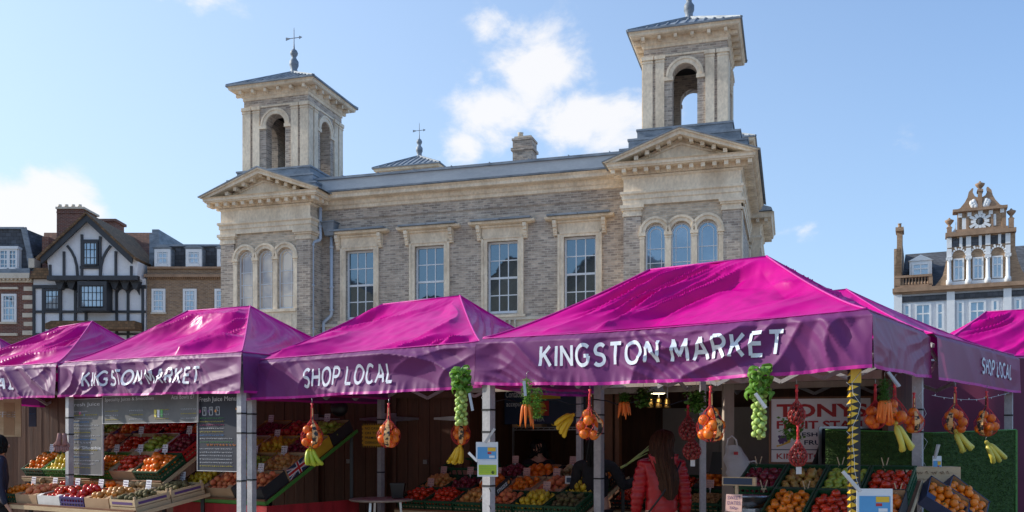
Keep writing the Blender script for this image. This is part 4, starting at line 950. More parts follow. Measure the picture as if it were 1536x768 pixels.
M['ink_blue'] = pm('blue_chalk', (.15,.35,.68), (.12,.3,.6), 20, .7, 0)
M['ink_green'] = pm('green_chalk', (.15,.45,.15), (.12,.4,.12), 20, .7, 0)
M['tag'] = pm('peach_price_card', (.66,.42,.36), (.58,.37,.33), 4, .7, .02)
M['tag_white'] = pm('white_price_card', (.78,.76,.80), (.66,.64,.68), 4, .7, .02)
M['blue_sticker'] = pm('light_blue_sticker', (.10,.36,.66), (.08,.30,.58), 4, .4, 0)
M['lime_sticker'] = pm('lime_green_sticker', (.45,.60,.03), (.38,.52,.03), 4, .4, 0)
M['yellow'] = pm('yellow_print', (.80,.50,.03), (.74,.45,.03), 6, .4, 0)
def board_mat():
    return pm('glare_grey_chalkboard', (.19,.185,.18), (.14,.14,.14), 3, .7, .02, spec=.12, fine=.05)
M['board'] = board_mat(); M['board_dark'] = pm('shaded_black_chalkboard', (.055,.06,.075), (.04,.042,.055), 3, .6, .02, spec=.15)  # sun glare painted into the grey copy, shade into the dark one

def rot_of(ex, ez):        # matrix whose x runs along ex, z up towards ez, y = away from viewer side
    ex = Vector(ex).normalized(); ez = Vector(ez); ez = (ez-ex*ez.dot(ex)).normalized(); ey = ez.cross(ex)
    return Matrix((ex, ey, ez)).transposed().to_4x4()
def place(o, p, ex=None, ez=UP, s=1):
    m = rot_of(ex if ex is not None else (1,0,0), ez); m = Matrix.Translation(Vector(p)) @ m @ Matrix.Scale(s, 4); o.matrix_world = m; return o

M['sign_white'] = pm('bright_white_sign', (.92,.91,.90), (.84,.83,.82), 3, .5, 0)
# ---- kiosks behind the gazebos
def plank_wall(label, A, B, h, mat='wood_dark', doors=(), roof=2.2):
    A = Vector(A); B = Vector(B); d = (B-A); L = d.length; o = thing('market_kiosk', label, 'kiosk', A, 0); o.rotation_euler = (0,0,math.atan2(d.y, d.x))
    mb = MB(); x = 0; i = 0
    while x < L-.01:
        w_ = min(.145, L-x); mb.box(x+.003, x+w_-.003, 0+.003*(i % 2), .03, 0, h); x += .145; i += 1
    mb.box(0, L, .031, .06, 0, h); mb.build('front_wall', M[mat], o)
    mb = MB(); mb.box(-.1, L+.1, -.12, roof, h, h+.10); mb.build('roof', M['black'], o)
    mb = MB(); mb.box(0, .05, .06, roof-.1, 0, h); mb.box(L-.05, L, .06, roof-.1, 0, h); mb.box(0, L, roof-.1, roof-.05, 0, h); mb.build('side_wall', M[mat], o)
    for (x0, x1) in doors:
        mb = MB(); mb.box(x0, x0+.05, -.03, -.002, .02, 2.12); mb.box(x1-.05, x1, -.03, -.002, .02, 2.12); mb.box(x0, x1, -.032, -.003, 2.07, 2.14)
        dr = mb.build('door', M[mat], o)
        for z in (1.82, .5):
            mb = MB(); mb.prism([(x1-.06,z-.03),(x1-.06,z+.03),(x1-.36,z+.012),(x1-.36,z-.012)][::-1], -.045, -.033); mb.box(x1-.06, x1+.01, -.05, -.033, z-.07, z+.07); mb.build('strap_hinge', M['steel'], dr)
            mb = MB(); mb.prism([(x0+.06,z-.03),(x0+.06,z+.03),(x0+.36,z+.012),(x0+.36,z-.012)], -.045, -.033); mb.box(x0-.01, x0+.06, -.05, -.033, z-.07, z+.07); mb.build('strap_hinge', M['steel'], dr)
        mb = MB(); mb.box((x0+x1)/2-.03, (x0+x1)/2+.02, -.07, -.033, 1.28, 1.33); mb.build('door_bolt', M['steel'], dr)
    return o
k3 = plank_wall('brown timber kiosk with strap-hinged doors behind the SHOP LOCAL gazebo', (-3.3,12.0,0), (-.50,10.98,0), 2.25, doors=((.9,1.9),(1.98,2.9)))
k2 = plank_wall('brown timber kiosk behind the juice menu boards', (-7.2,13.6,0), (-3.45,12.4,0), 2.3, 'wood_dark')
k2b = plank_wall('dark timber kiosk at the far left behind the coffee sign', (-11,15.2,0), (-7.3,14.2,0), 2.35, 'wood_dark')
# open kiosk behind the corner gazebo
kx = thing('open_kiosk', 'open fronted wooden fruit kiosk with shelf and hanging lamp behind the corner gazebo', 'kiosk', (-.5,10.98,0)); 
kx.rotation_euler = (0,0,math.atan2(-.54,.84)); KL = 4.6
mb = MB(); mb.box(0, KL, 1.9, 1.96, 0, 2.4); mb.build('back_wall', M['wood_dark'], kx)
mb = MB(); mb.box(1.75, 3.9, 1.6, 1.88, 0, 1.95); mb.box(2.45, 2.47, 1.59, 1.6, 0, 1.95); mb.box(3.2, 3.22, 1.59, 1.6, 0, 1.95); mb.build('cold_store', M['grey_panel'], kx)
for x_ in (-.05, KL): mb = MB(); mb.box(x_, x_+.05, .0, 1.9, 0, 2.4); mb.build('side_wall', M['wood_dark'], kx)
mb = MB(); mb.box(-.1, KL+.1, -.1, 2.0, 2.4, 2.5); mb.build('roof', M['black'], kx)
mb = MB(); mb.box(-.05, KL, -.04, .04, 2.12, 2.2); mb.box(-.05, KL, -.02, .02, 2.3, 2.38); mb.box(.9, KL, .4, .46, 2.08, 2.14); mb.build('fascia_rail', M['post'], kx)
mb = MB(); mb.box(1.28, 1.62, .5, .54, 0, 2.35); mb.box(1.66, 1.71, .48, .55, 0, 2.35); mb.build('partition', M['wood_mid'], kx)
mb = MB()
for z in (1.72, 1.25): 
    for k in range(9): mb.bar((.12, .8+.045*k, z), (1.2, .8+.045*k, z), .006, .006)
    mb.bar((.1,.8,z-.03),(1.22,.8,z-.03),.012,.012)
    for k in range(14): mb.bar((.12+.08*k,.8,z-.03),(.16+.08*k,.8,z),.005,.005)
for x in (.1, 1.22): mb.bar((x,.8,0),(x,.8,1.98),.022,.022)
mb.build('wire_shelf', M['steel'], kx)
# cardboard boxes and posters on the wire shelf
def K(x, y, z): return kx.matrix_basis @ Vector((x, y, z))
bpy.context.view_layer.update()
ek = Vector((.84,-.54,0)).normalized()
def board_thing(name, label, cat, p, ex, w, h, mat, t=.012, ez=UP, group=None, frame=None, face=None):
    """upright board whose lower left corner is p"""
    ex = Vector(ex).normalized(); o = thing(name, label, cat, p, 0, group); o.rotation_euler = rot_of(ex, ez).to_euler()
    mb = MB(); mb.box(0, w, 0, t, 0, h); b_ = mb.build(face or 'panel', M[mat], o)
    if frame:
        mb = MB(); f_ = frame[1]
        mb.box(-f_, 0, -.008, t+.004, -f_, h+f_); mb.box(w, w+f_, -.008, t+.004, -f_, h+f_); mb.box(0, w, -.008, t+.004, -f_, 0); mb.box(0, w, -.008, t+.004, h, h+f_); mb.build('frame', M[frame[0]], o)
    return o
def words(o, txt, x, z, w, h, mat, off=.01, name='lettering', lift=.003): return flat_text(name, txt, (0,0,0), (1,0,0), (0,0,1), x, z, w, h, M[mat], o, lift, off)
def patch(o, x0, x1, z0, z1, mat, name='print', lift=.003):
    mb = MB(); mb.box(x0, x1, -lift-.001, -.0005, z0, z1); return mb.build(name, M[mat], o)
def scribble(o, x, z, w, h, mat, seed=0, name='handwriting', lift=.004):
    """a line of unreadable handwriting: short joined pen strokes"""
    r = random.Random(seed); mb = MB(); xx = x
    while xx < x+w:
        wl = min(r.uniform(.05, .14)*h*12, x+w-xx); p = Vector((xx, -lift, z+h*.4)); e = xx+wl
        while p.x < e:
            q = Vector((p.x+h*r.uniform(.22,.45), -lift, z+h*(.15 if p.z > z+h*.45 else r.choice((.75,.75,1.0))))); mb.bar(p, q, .001, h*.16, up=(0,-1,0)); p = q
        xx = e+h*.8
    return mb.build(name, M[mat], o)
def disc(o, x, z, r, mat, name='print', lift=.004, sx=1):
    mb = MB(); mb.add([(x+r*sx*math.cos(a*math.pi/10), -lift, z+r*math.sin(a*math.pi/10)) for a in range(20)], [tuple(range(20))]); return mb.build(name, M[mat], o)

po = board_thing('payment_poster', 'big blue and yellow card payment poster above the wire shelf', 'poster', K(.02,.72,1.62)+Vector((0,0,.14)), ek, 1.14, .44, 'ink_navy')
patch(po, .38, .80, .30, .44, 'yellow'); patch(po, .36, .64, .10, .28, 'ink_red', lift=.002)
mb = MB(); mb.box(.44,.56,-.003,0,.16,.2); 
disc(po, .46, .19, .065, 'ink_orange', lift=.005); disc(po, .54, .19, .065, 'yellow', lift=.006); patch(po, .42, .60, .17, .2, 'ink_red', lift=.007)
words(po, 'Contactless', .02, .33, .32, .08, 'ink_white'); words(po, 'accepted', .03, .20, .26, .08, 'ink_white'); words(po, 'VISA', .42, .03, .16, .05, 'ink_white')
patch(po, .36, 1.0, .01, .085, 'navy', lift=.002)
for i, (x, wd, m_, lb) in enumerate(((.12,.42,'card','brown card box with a gold ring print, left on the wire shelf'),(.62,.44,'card_black','dark red and black printed box, right on the wire shelf'))):
    o = thing('cardboard_box', lb, 'box', K(x,.74,1.724)); o.rotation_euler = kx.rotation_euler
    mb = MB(); mb.box(0,wd,0,.3,0,.14 if i == 0 else .12); mb.box(-.004,wd+.004,-.004,.304,.10,.115); mb.build('carton', M[m_], o)
    disc(o, .1, .055, .045, 'yellow'); disc(o, .1, .055, .03, 'card_black', lift=.005); disc(o, .3, .055, .04, 'yellow' if i == 0 else 'ink_red')
# flexible lamp, lit
lp = at(984, 590, 9.9); o = thing('heat_lamp', 'lit work lamp hanging from the kiosk rail above the red jacket', 'lamp', lp)
mb = MB(); mb.add([(-.10,-.06,.0),(.10,-.06,0),(.10,.06,0),(-.10,.06,0),(-.05,-.03,.08),(.05,-.03,.08),(.05,.03,.08),(-.05,.03,.08)], [(4,5,6,7),(0,1,5,4),(1,2,6,5),(2,3,7,6),(3,0,4,7)]); mb.bar((0,0,.08),(0,0,.30),.012,.012); mb.build('lamp_shade', M['alu'], o)
m_, n_, l_, b__ = nt('lamp_glow'); b__.inputs['Emission Color'].default_value = (1,.86,.55,1); b__.inputs['Emission Strength'].default_value = 6
mb = MB(); mb.box(-.085,.085,-.05,.05,-.006,.002); mb.build('bulb', m_, o)
for i in range(3):
    q = at(975+i*13, 605, 10.0); o = thing('spot_lamp', 'small brass spotlight %s below the lit work lamp' % ('left','middle','right')[i], 'lamp', q)
    mb = MB(); mb.lathe((0,0,-.05), [(.042,0),(.034,.02),(.028,.09),(.01,.11)], 12); mb.build('lamp_shade', pm('brass%d' % i, (.5,.33,.12), (.4,.25,.08), 5, .3, 0, metal=.8), o)
    mb = MB(); mb.bar((0,0,.06),(0,0,.18),.01,.01); mb.build('stem', M['steel'], o)
# timber posts of the kiosk front
for (px, d, w_, lab, z1) in ((1092, 9.4, .10, 'pale timber post right of the net of oranges', 2.2), (1054, 8.9, .055, 'thin white painted post behind the red jacket', 2.15)):
    o = thing('timber_post', lab, 'post', (at(px,0,d).x, d, 0)); mb = MB(); mb.box(-w_/2, w_/2, -w_/2, w_/2, .012, z1); mb.build('post', M['post'] if w_ > .08 else M['alu'], o)
    mb = MB(); mb.box(-w_, w_, -w_, w_, 0, .012); mb.box(-w_*.8, w_*.8, -w_*.8, w_*.8, z1, z1+.02); mb.build('plate', M['steel'], o)

# ---- fruit shop sign, grass screen, tarpaulins
p = at(1157, 693, 9.2); sg = board_thing('shop_sign', 'white sign reading TONYS FRUIT STALL with grapes and a banana', 'sign', p, (.97,-.24,0), .92, .62, 'sign_white', .02, frame=('wood_mid', .02))
words(sg, 'TONYS', .05, .44, .84, .13, 'ink_red', .03); words(sg, 'FRUIT STALL', .05, .325, .84, .08, 'ink_red', .03)
words(sg, 'FRESH QUALITY', .19, .245, .66, .045, 'ink_navy', .02); words(sg, 'FRUIT', .31, .17, .24, .045, 'ink_navy', .02); words(sg, 'KINGSTON', .05, .03, .50, .055, 'ink_red', .012)
patch(sg, 0, .92, .118, .126, 'ink_navy')
for k in range(14): disc(sg, .075+(k % 4)*.022+.01*(k//4 % 2), .25-.02*(k//4), .013, 'ink_purple', 'painted_grape', .005+.0003*k)
mb = MB(); mb.add([(.05+.13*t/8, -.0042, .165+.075*((t/8)**2)) for t in range(9)]+[(.05+.13*t/8, -.0042, .148+.045*((t/8)**1.2)) for t in range(8,-1,-1)], [tuple(range(18))]); mb.build('painted_banana', M['yellow'], sg)
M['ink_purple_dark'] = M['ink_purple']
# screen of artificial grass
A = at(1238, 645, 8.6); B = at(1400, 650, 8.35); C_ = at(1524, 645, 8.9)
o = thing('grass_screen', 'dark green artificial grass screen behind the right fruit crates', 'screen', (A.x, A.y, 0))
mb = MB()
def scr(u, v):
    q = A.lerp(B, u*2) if u < .5 else B.lerp(C_, u*2-1); return Vector((q.x-A.x, q.y-A.y+.02*nz(u*9, v*3), q.z*v+ (.012*nz(u*60,0,3) if v > .99 else 0)))
mb.grid(scr, 120, 40); mb.build('grass_sheet', M['turf'], o)
mb = MB(); r_ = random.Random(3)
for _ in range(9000):
    u, v = r_.random(), .35+.65*r_.random()**.8; q = scr(u, v); e = Vector((r_.uniform(-.008,.008), -.02-r_.random()*.012, r_.uniform(-.012,.006))); s = Vector((.0022,0,.0018))
    mb.add([q-s, q+s, q+e], [(0,1,2)])
mb.build('grass_blades', pm('grass_blade_plastic', (.07,.15,.02), (.03,.07,.01), 12, .6, 0), o)['kind'] = 'stuff'
mb = MB(); mb.tube([scr(i/30, 1)+Vector((0,0,.004)) for i in range(31)], .006, 5); mb.bar(scr(1,1), scr(1,0), .02, .02); mb.build('binding', M['green_light'], o)
o = thing('tarpaulin', 'maroon tarpaulin hanging behind the grass screen', 'tarpaulin', at(1300, 662, 10.9)-Vector((0,0,1.55)))
mb = MB(); mb.grid(lambda u, v: Vector((u*3.4, .15*math.sin(u*9)+.03*nz(u*14, v*3)-u*.2, v*2.5)), 90, 20); mb.build('sheet', M['maroon'], o)
mb = MB(); mb.bar((0,0,2.5),(3.4,-.2,2.5),.03,.03); mb.build('rail', M['alu'], o)
o = thing('tarpaulin', 'black tarpaulin draped over a steel rail beside the fruit stall sign', 'tarpaulin', at(1233, 662, 8.75)-Vector((0,0,1.55)))
mb = MB(); mb.grid(lambda u, v: Vector((-.40*(1-v)**1.4+u*(.62+.2*(1-v)), .05*math.sin(u*13)*(1-v*.5), .75+v*.92)), 40, 20); mb.build('sheet', M['tarp'], o)
mb = MB(); mb.bar((-.02,0,1.68),(.62,0,1.68),.02,.02); mb.bar((-.02,0,0),(-.02,0,1.68),.025,.025); mb.bar((.6,0,0),(.6,0,1.68),.025,.025); mb.build('rail', M['steel'], o)
# clutter on the shelf behind: little blue crates and red stools seen over the screen
for i in range(9):
    q = at(1242+i*15, 650, 9.6); o = tag(None, None) if False else thing('wire_basket', 'steel wire basket %s from the left in the row above the grass screen' % ('first','second','third','fourth','fifth','sixth','seventh','eighth','ninth')[i], 'basket', q-Vector((0,0,.04)), 0)
    mb = MB()
    for k in range(5): mb.bar((-.045+.022*k,0,0),(-.045+.022*k,0,.1),.004,.004)
    for z in (0,.05,.1): mb.bar((-.05,0,z),(.05,0,z),.004,.004); mb.bar((-.05,.08,z),(.05,.08,z),.004,.004)
    mb.box(-.045,.045,.02,.07,.002,.05+.02*(i % 3)); mb.build('wire', M['steel'], o)

# ---- chalk menu boards (px rectangle given by two depths)
def px_board(label, pl, pr, ztop, zbot, name='menu_board', mat='board', cat='menu board'):
    a = pl; ex = (Vector(pr)-Vector(pl)); w_ = ex.length; p = Vector(pl); p.z = zbot
    return board_thing(name, label, cat, p, ex, w_, ztop-zbot, mat, .008, frame=('alu', .006)), w_, ztop-zbot
def Z(py, d): return CZ+(HY-py)/F*d
d1, d2, d3, d4 = 10.28, 9.93, 9.08, 8.78
a, b_ = at(105,0,d1), at(154,0,d2); a.z = b_.z = 0
mb1, w1, h1 = px_board('tall narrow juice menu board by the left gazebo leg', a, b_, Z(597,9.8), Z(713,9.8))
words(mb1, 'Fresh Juice', .03, h1-.085, w1-.08, .05, 'ink_white', 0)
for k in range(17): scribble(mb1, .03, h1-.14-.038*k, w1*(.5+.42*((k*37 % 10)/10)), .016 if k != 9 else .026, ('ink_white','ink_yellow','ink_white','ink_blue','ink_white')[k % 5], k)
words(mb1, 'Your Smoothie', .02, .27, w1-.05, .034, 'ink_white', 0); disc(mb1, .2, h1-.15, .018, 'ink_pink'); disc(mb1, .28, h1-.17, .012, 'ink_blue')
a, b_ = at(155,0,d2-.01), at(296.5,0,d3); a.z = b_.z = 0
mb2, w2, h2 = px_board('wide menu board headed Speciality Juices and Smoothies under the valance', a, b_, Z(590,9.2), Z(633,9.2))
words(mb2, 'Speciality Juices & Smoothies', .03, h2-.062, w2*.54, .048, 'ink_white', 0); words(mb2, 'Acai Bowls £7', w2*.74, h2-.055, w2*.23, .042, 'ink_white', 0)
for k in range(4):
    for j in range(3): scribble(mb2, .04+.27*k*w2, .03+.045*j, w2*.15, .014, ('ink_yellow','ink_white')[(k+j) % 2], k*7+j)
for k, m_ in enumerate(('ink_yellow','ink_white','ink_green')):
    mb = MB(); mb.prism([(w2*.565+.05*k,.06),(w2*.565+.05*k+.03,.05),(w2*.565+.05*k+.035,.13),(w2*.565+.05*k-.005,.13)], -.004, -.001); mb.build('drawn_fruit', M[m_], mb2)
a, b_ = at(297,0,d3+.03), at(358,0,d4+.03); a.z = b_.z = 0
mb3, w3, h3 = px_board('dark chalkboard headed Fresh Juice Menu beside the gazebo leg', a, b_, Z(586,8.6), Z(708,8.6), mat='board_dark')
words(mb3, 'Fresh Juice Menu', .02, h3-.095, w3-.05, .058, 'ink_white', .0)
for k, t_ in enumerate('SML'):
    x = .07+.095*k; mb = MB()
    for (xa, xb, za, zb) in ((x,x+.05,h3-.215,h3-.211),(x,x+.05,h3-.139,h3-.135),(x,x+.004,h3-.215,h3-.135),(x+.046,x+.05,h3-.215,h3-.135)): mb.box(xa, xb, -.004, -.001, za, zb)
    mb.build('cup_outline', M['ink_white'], mb3); words(mb3, t_, x+.015, h3-.175, .02, .026, 'ink_white', 0)
disc(mb3, .03, h3-.175, .017, 'ink_pink'); disc(mb3, .155, h3-.175, .014, 'ink_purple'); disc(mb3, .255, h3-.175, .014, 'ink_orange'); disc(mb3, w3-.03, h3-.16, .012, 'ink_orange', sx=.7)
for k in range(15): scribble(mb3, .03+(.1 if k == 8 else 0), h3-.25-.033*k, w3*(.6 if k < 6 else .8), .014 if k != 8 else .024, ('ink_green','ink_yellow','ink_pink','ink_white','ink_yellow','ink_blue','ink_white','ink_green','ink_orange','ink_white','ink_white','ink_white','ink_white','ink_white','ink_yellow')[k], k+40)
cs_ = board_thing('coffee_sign', 'tan coffee sign with a cup drawing in the far left stall', 'sign', at(-32, 655, 11.6), (1,-.05,0), .54, .52, 'wood_pale')
words(cs_, 'COFFEE', .05, .24, .42, .07, 'ink_white', .015); patch(cs_, .32, .46, .02, .42, 'card', lift=.002); words(cs_, 'HOT', .05, .34, .2, .05, 'ink_white', .01)
bs = board_thing('blue_poster', 'small dark blue poster on the far left kiosk wall', 'poster', at(43, 640, 12.4), (1,-.2,0), .11, .26, 'navy'); scribble(bs, .01, .16, .09, .02, 'ink_blue', 2)
ws = board_thing('warning_sign', 'yellow chequered warning sign on the brown kiosk door', 'sign', at(543, 671, 11.1), ek, .33, .28, 'yellow')
for k in range(12):
    for (z) in (.0, .262): patch(ws, .0275*k, .0275*k+.0137, z, z+.018, 'card_black')
    patch(ws, 0 if k % 2 else .312, .018 if k % 2 else .33, .0235*k, .0235*k+.012, 'card_black')
for k, t_ in enumerate(('NO CASH', 'ON THE', 'PREMISES', 'OVERNIGHT')): words(ws, t_, .05, .21-.056*k, .22, .03, 'card_black', .01)
# ================================================================== PRODUCE
def skin(c, name='skin', rough=.35, c2=None, **k): return pm(name, c, c2 or [x*.75 for x in c], k.pop('scale', 30), rough, k.pop('bump', .1), rand=k.pop('rand', .15), dist=.003, **k)
FM = dict(orange=skin((.80,.20,.008), 'orange_peel', .38, (.74,.145,.006), bump=.3, scale=90), mandarin=skin((.82,.25,.012), 'mandarin_peel', .35, (.76,.17,.01)),
    tomato=skin((.60,.03,.012), 'tomato_skin', .18, (.52,.05,.012)), apple=skin((.45,.02,.02), 'red_apple_skin', .25, (.58,.10,.05), scale=14),
    green=skin((.28,.40,.04), 'green_apple_skin', .28, (.36,.42,.06)), lemon=skin((.72,.50,.03), 'lemon_peel', .4), kiwi=skin((.15,.12,.045), 'kiwi_skin', .8, (.10,.085,.03)),
    russet=skin((.42,.25,.05), 'russet_pear_skin', .5, (.34,.20,.05)), onion=skin((.58,.28,.07), 'onion_skin', .35, (.48,.22,.06), scale=12), plum=skin((.14,.012,.03), 'plum_skin', .3, (.24,.03,.035)),
    peach=skin((.72,.28,.09), 'peach_skin', .6, (.58,.10,.05), scale=12), potato=skin((.42,.28,.14), 'potato_skin', .8, (.33,.21,.10)), pepper=skin((.55,.02,.015), 'pepper_skin', .15),
    aubergine=skin((.03,.012,.04), 'aubergine_skin', .2), leaf=pm('leaf_green', (.09,.22,.03), (.05,.14,.02), 18, .5, .2, trans=.25), stem=pm('pale_stem', (.35,.42,.12), (.28,.34,.10), 10, .5, .05))
FM['vine'] = FM['tomato']; FM['clem'] = FM['mandarin']  # the latter is a second key for the same mandarin fruit
def fruit_mesh(kind):
    mb = MB(); rr = random.Random(kind); kind = {'clem':'mandarin'}.get(kind, kind)
    if kind in ('apple','green','plum','peach','tomato','vine','pepper'):
        r = {'vine':.029,'apple':.037,'green':.036,'plum':.029,'peach':.036,'tomato':.034,'pepper':.04}[kind]
        sq = {'vine':.9,'tomato':.82,'pepper':1.1,'plum':1.1}.get(kind, .92); N = 10
        prof = [(.004,-.8*sq*r)]+[(r*math.sin(math.pi*i/N)*(1+.05*math.cos(math.pi*i/N)), -r*sq*math.cos(math.pi*i/N)) for i in range(1, N)]+[(r*.12, r*sq*.78)]
        prof = [(max(a, .0015), z) for a, z in prof]; mb.lathe((0,0,0), prof, 12)
        mb.mi = 1; mb.tube([(0,0,r*sq*.75),(.003,0,r*sq*1.2)], .0018, 5)
        if kind in ('tomato','vine'):
            for i in range(5): a = i*1.257; mb.add([(0,0,r*sq*.86),(.006*math.cos(a-.6),.006*math.sin(a-.6),r*sq*.9),(.021*math.cos(a),.021*math.sin(a),r*sq*.86),(.006*math.cos(a+.6),.006*math.sin(a+.6),r*sq*.9)], [(0,1,2,3)])
    elif kind in ('lemon','onion','russet'):
        r = .03 if kind != 'onion' else .034; k = 1.3 if kind == 'lemon' else 1.0
        prof = [(.002,-r*k*1.12),(.007,-r*k)]+[(r*math.sin(math.pi*i/9), -r*k*.95*math.cos(math.pi*i/9)) for i in range(1, 9)]+[(.007,r*k),(.002,r*k*1.22)]
        mb.lathe((0,0,0), prof, 12)
    elif kind in ('kiwi','potato','aubergine'):
        r = {'kiwi':.026,'potato':.034,'aubergine':.035}[kind]; s = {'kiwi':1.35,'potato':1.4,'aubergine':2.4}[kind]
        mb.ball((0,0,0), r, 12, (s,1,.95))
        if kind == 'potato': mb.v = [p*(1+.09*noise.noise(p*40)) for p in mb.v]
        if kind == 'aubergine': mb.mi = 1; mb.tube([(.078,0,0),(.1,0,.005)], [.02,.006], 7)
    else:
        r = .0385 if kind == 'orange' else .030
        mb.ball((0,0,0), r, 14, (1,1,.95)); mb.v = [p*(1+.012*noise.noise(p*60)) for p in mb.v]
        mb.mi = 1; mb.lathe((0,0,r*.93), [(.0045,-.001),(.004,.0015),(.001,.002)], 6)
        if kind == 'mandarin': mb.add([(0,0,r*.95),(.012,-.006,r*1.02),(.028,0,r*1.0),(.012,.006,r*1.04)], [(0,1,2,3)])
    return mb.mesh(kind, [FM.get(kind, FM['orange']), FM['leaf']])
FNAME = dict(vine='vine_tomato', clem='mandarin_orange', orange='orange', mandarin='mandarin', tomato='tomato', apple='red_apple', green='green_apple', lemon='lemon', kiwi='kiwi_fruit', russet='russet_apple', onion='onion', plum='plum', peach='peach', potato='potato', pepper='red_pepper', aubergine='aubergine')
SIZE = dict(vine=.055, clem=.062, orange=.075, mandarin=.06, tomato=.065, apple=.072, green=.070, lemon=.066, kiwi=.058, russet=.060, onion=.068, plum=.058, peach=.072, potato=.082, pepper=.08, aubergine=.085)
FMESH = {}
def put_fruit(kind, p, label, group, s=1.0, r=rnd):
    if kind not in FMESH: FMESH[kind] = fruit_mesh(kind)
    o = bpy.data.objects.new(FNAME[kind], FMESH[kind]); COL.objects.link(o)
    e = (r.uniform(-.6,.6), r.uniform(-.6,.6), r.uniform(0,6.28))
    o.location = p; o.rotation_euler = e; o.scale = (s,)*3
    return tag(o, label, FNAME[kind].replace('_', ' '), group)

def crate_mesh(kind, w, d, h):
    mb = MB(); t = .012
    if kind in ('green_crate','green_light','purple_crate','card_red','black_crate'):        # ventilated plastic crate
        mt = {'black_crate':'black'}.get(kind, kind)
        mb.box(0, w, 0, d, 0, .008)
        for z0, z1 in ((.008,.03),(h*.42,h*.58),(h-.028,h)):
            mb.box(0, w, 0, t, z0, z1); mb.box(0, w, d-t, d, z0, z1); mb.box(0, t, t, d-t, z0, z1); mb.box(w-t, w, t, d-t, z0, z1)
        n = 9
        for i in range(n):
            x = (w-t)*i/(n-1); mb.box(x, x+t, .002, t-.002, .03, h-.028); mb.box(x, x+t, d-t+.002, d-.002, .03, h-.028)
            y = (d-t)*i/(n-1); mb.box(.002, t-.002, y, y+t, .03, h-.028); mb.box(w-t+.002, w-.002, y, y+t, .03, h-.028)
        mb.box(-.006, w+.006, -.006, 0, h-.012, h); mb.box(-.006, w+.006, d, d+.006, h-.012, h)
        mats = [M[mt], M['card']]
    elif kind == 'wood':                                                                     # slatted veneer crate with corner posts
        mb.box(.003, w-.003, .003, d-.003, 0, .006)
        for z0, z1 in ((.0,.045),(.055,.12)):
            mb.box(0, w, 0, .006, z0, z1); mb.box(0, w, d-.006, d, z0, z1); mb.box(0, .006, .006, d-.006, z0, z1); mb.box(w-.006, w, .006, d-.006, z0, z1)
        for x in (.006, w-.026):
            for y in (.006, d-.026): mb.box(x, x+.02, y, y+.02, .007, h+.03)
        mb.mi = 1; mb.box(w, w+.0015, .04, d-.04, .072, .098); mb.box(-.0015, 0, .04, d-.04, .072, .098); mb.box(.04, w-.04, -.0015, 0, .072, .098); mb.mi = 0
        mats = [M['wood_pale'], M['ink_purple'], M['card']]
    else:                                                                                    # printed card tray
        mb.box(0, w, 0, d, 0, .006); hb = h*1.15
        mb.box(0, w, 0, .007, .006, h); mb.box(0, w, d-.007, d, .006, hb); mb.box(0, .007, .007, d-.007, .006, h*1.05); mb.box(w-.007, w, .007, d-.007, .006, h*1.05)
        for x in (0, w-.07): mb.add([(x,0,h),(x+.07,0,h),(x+.07,.05,h*1.08),(x,.05,h*1.08)], [(0,1,2,3)])
        mb.mi = 1; mb.box(.0072, .009, .0075, d-.0075, .007, h*1.0); mb.box(w-.009, w-.0072, .0075, d-.0075, .007, h*1.0); mb.box(.009, w-.009, d-.009, d-.0072, .007, hb*.97); mb.mi = 0
        mats = [M[kind], M['card'] if kind != 'card' else M['wood_pale'], M['card']]
    mb.mi = len(mats)-1 if len(mats) < 3 else 2
    mb.box(t+.001, w-t-.001, t+.001, d-t-.001, .010, h*.42)
    return mb.mesh('crate', mats)
CM = {}
CNAME = {'green_crate':('plastic_crate','dark green plastic crate'), 'green_light':('plastic_crate','light green plastic crate'), 'purple_crate':('plastic_crate','purple plastic crate'), 'card_red':('plastic_crate','red plastic crate'), 'black_crate':('plastic_crate','black plastic crate'),
         'wood':('wooden_crate','pale wooden crate'), 'card':('card_tray','brown card tray'), 'card_black':('card_tray','black card tray'), 'navy':('card_tray','navy card tray'), 'card_white':('card_tray','white card tray'), 'yellow_card':('card_tray','yellow card tray')}
ORD = ['first','second','third','fourth','fifth','sixth','seventh','eighth']
def frame_m(O, ex, slope, side=None):
    """matrix of a sloping bank: x along ex, y up the slope away from the street, z out of the bank"""
    ex = Vector(ex).normalized(); ay = Vector((-ex.y, ex.x, 0)); ey = ay*math.cos(slope)+UP*math.sin(slope); ez = ex.cross(ey)
    return Matrix.Translation(Vector(O)) @ Matrix((ex, ey, ez)).transposed().to_4x4()
def price(Mx, x, y, z, label, seed, mat='tag', txt=None, w=.085, h=.085, tilt=0.0, clip='tag_white'):
    P = Mx @ Vector((x, y, z)); o = thing('price_card', label, 'price card', P); exx = Mx.to_3x3() @ Vector((1,0,0)); o.rotation_euler = (R(-8), R(tilt), math.atan2(exx.y, exx.x))
    mb = MB(); mb.box(-w/2, w/2, 0, .002, .055, .055+h); mb.build('card', M[mat], o)
    mb = MB(); mb.bar((0,.006,-.02),(.004,.004,.06),.009,.004); mb.bar((-.012,.004,.04),(0,.004,.065),.006,.004); mb.bar((.012,.004,.04),(0,.004,.065),.006,.004); mb.build('clip', M[clip], o)
    ls = txt or [None]*3
    for i, t_ in enumerate(ls):
        z_ = .055+h*(.70-.30*i)
        if t_: words(o, t_, -w*(.4 if i < 2 else .25), z_, w*(.8 if i < 2 else .5), h*.2, 'ink_purple', .0)
        else: scribble(o, -w*.4, z_, w*.78, h*.17, 'ink_purple', seed+i)
    return o
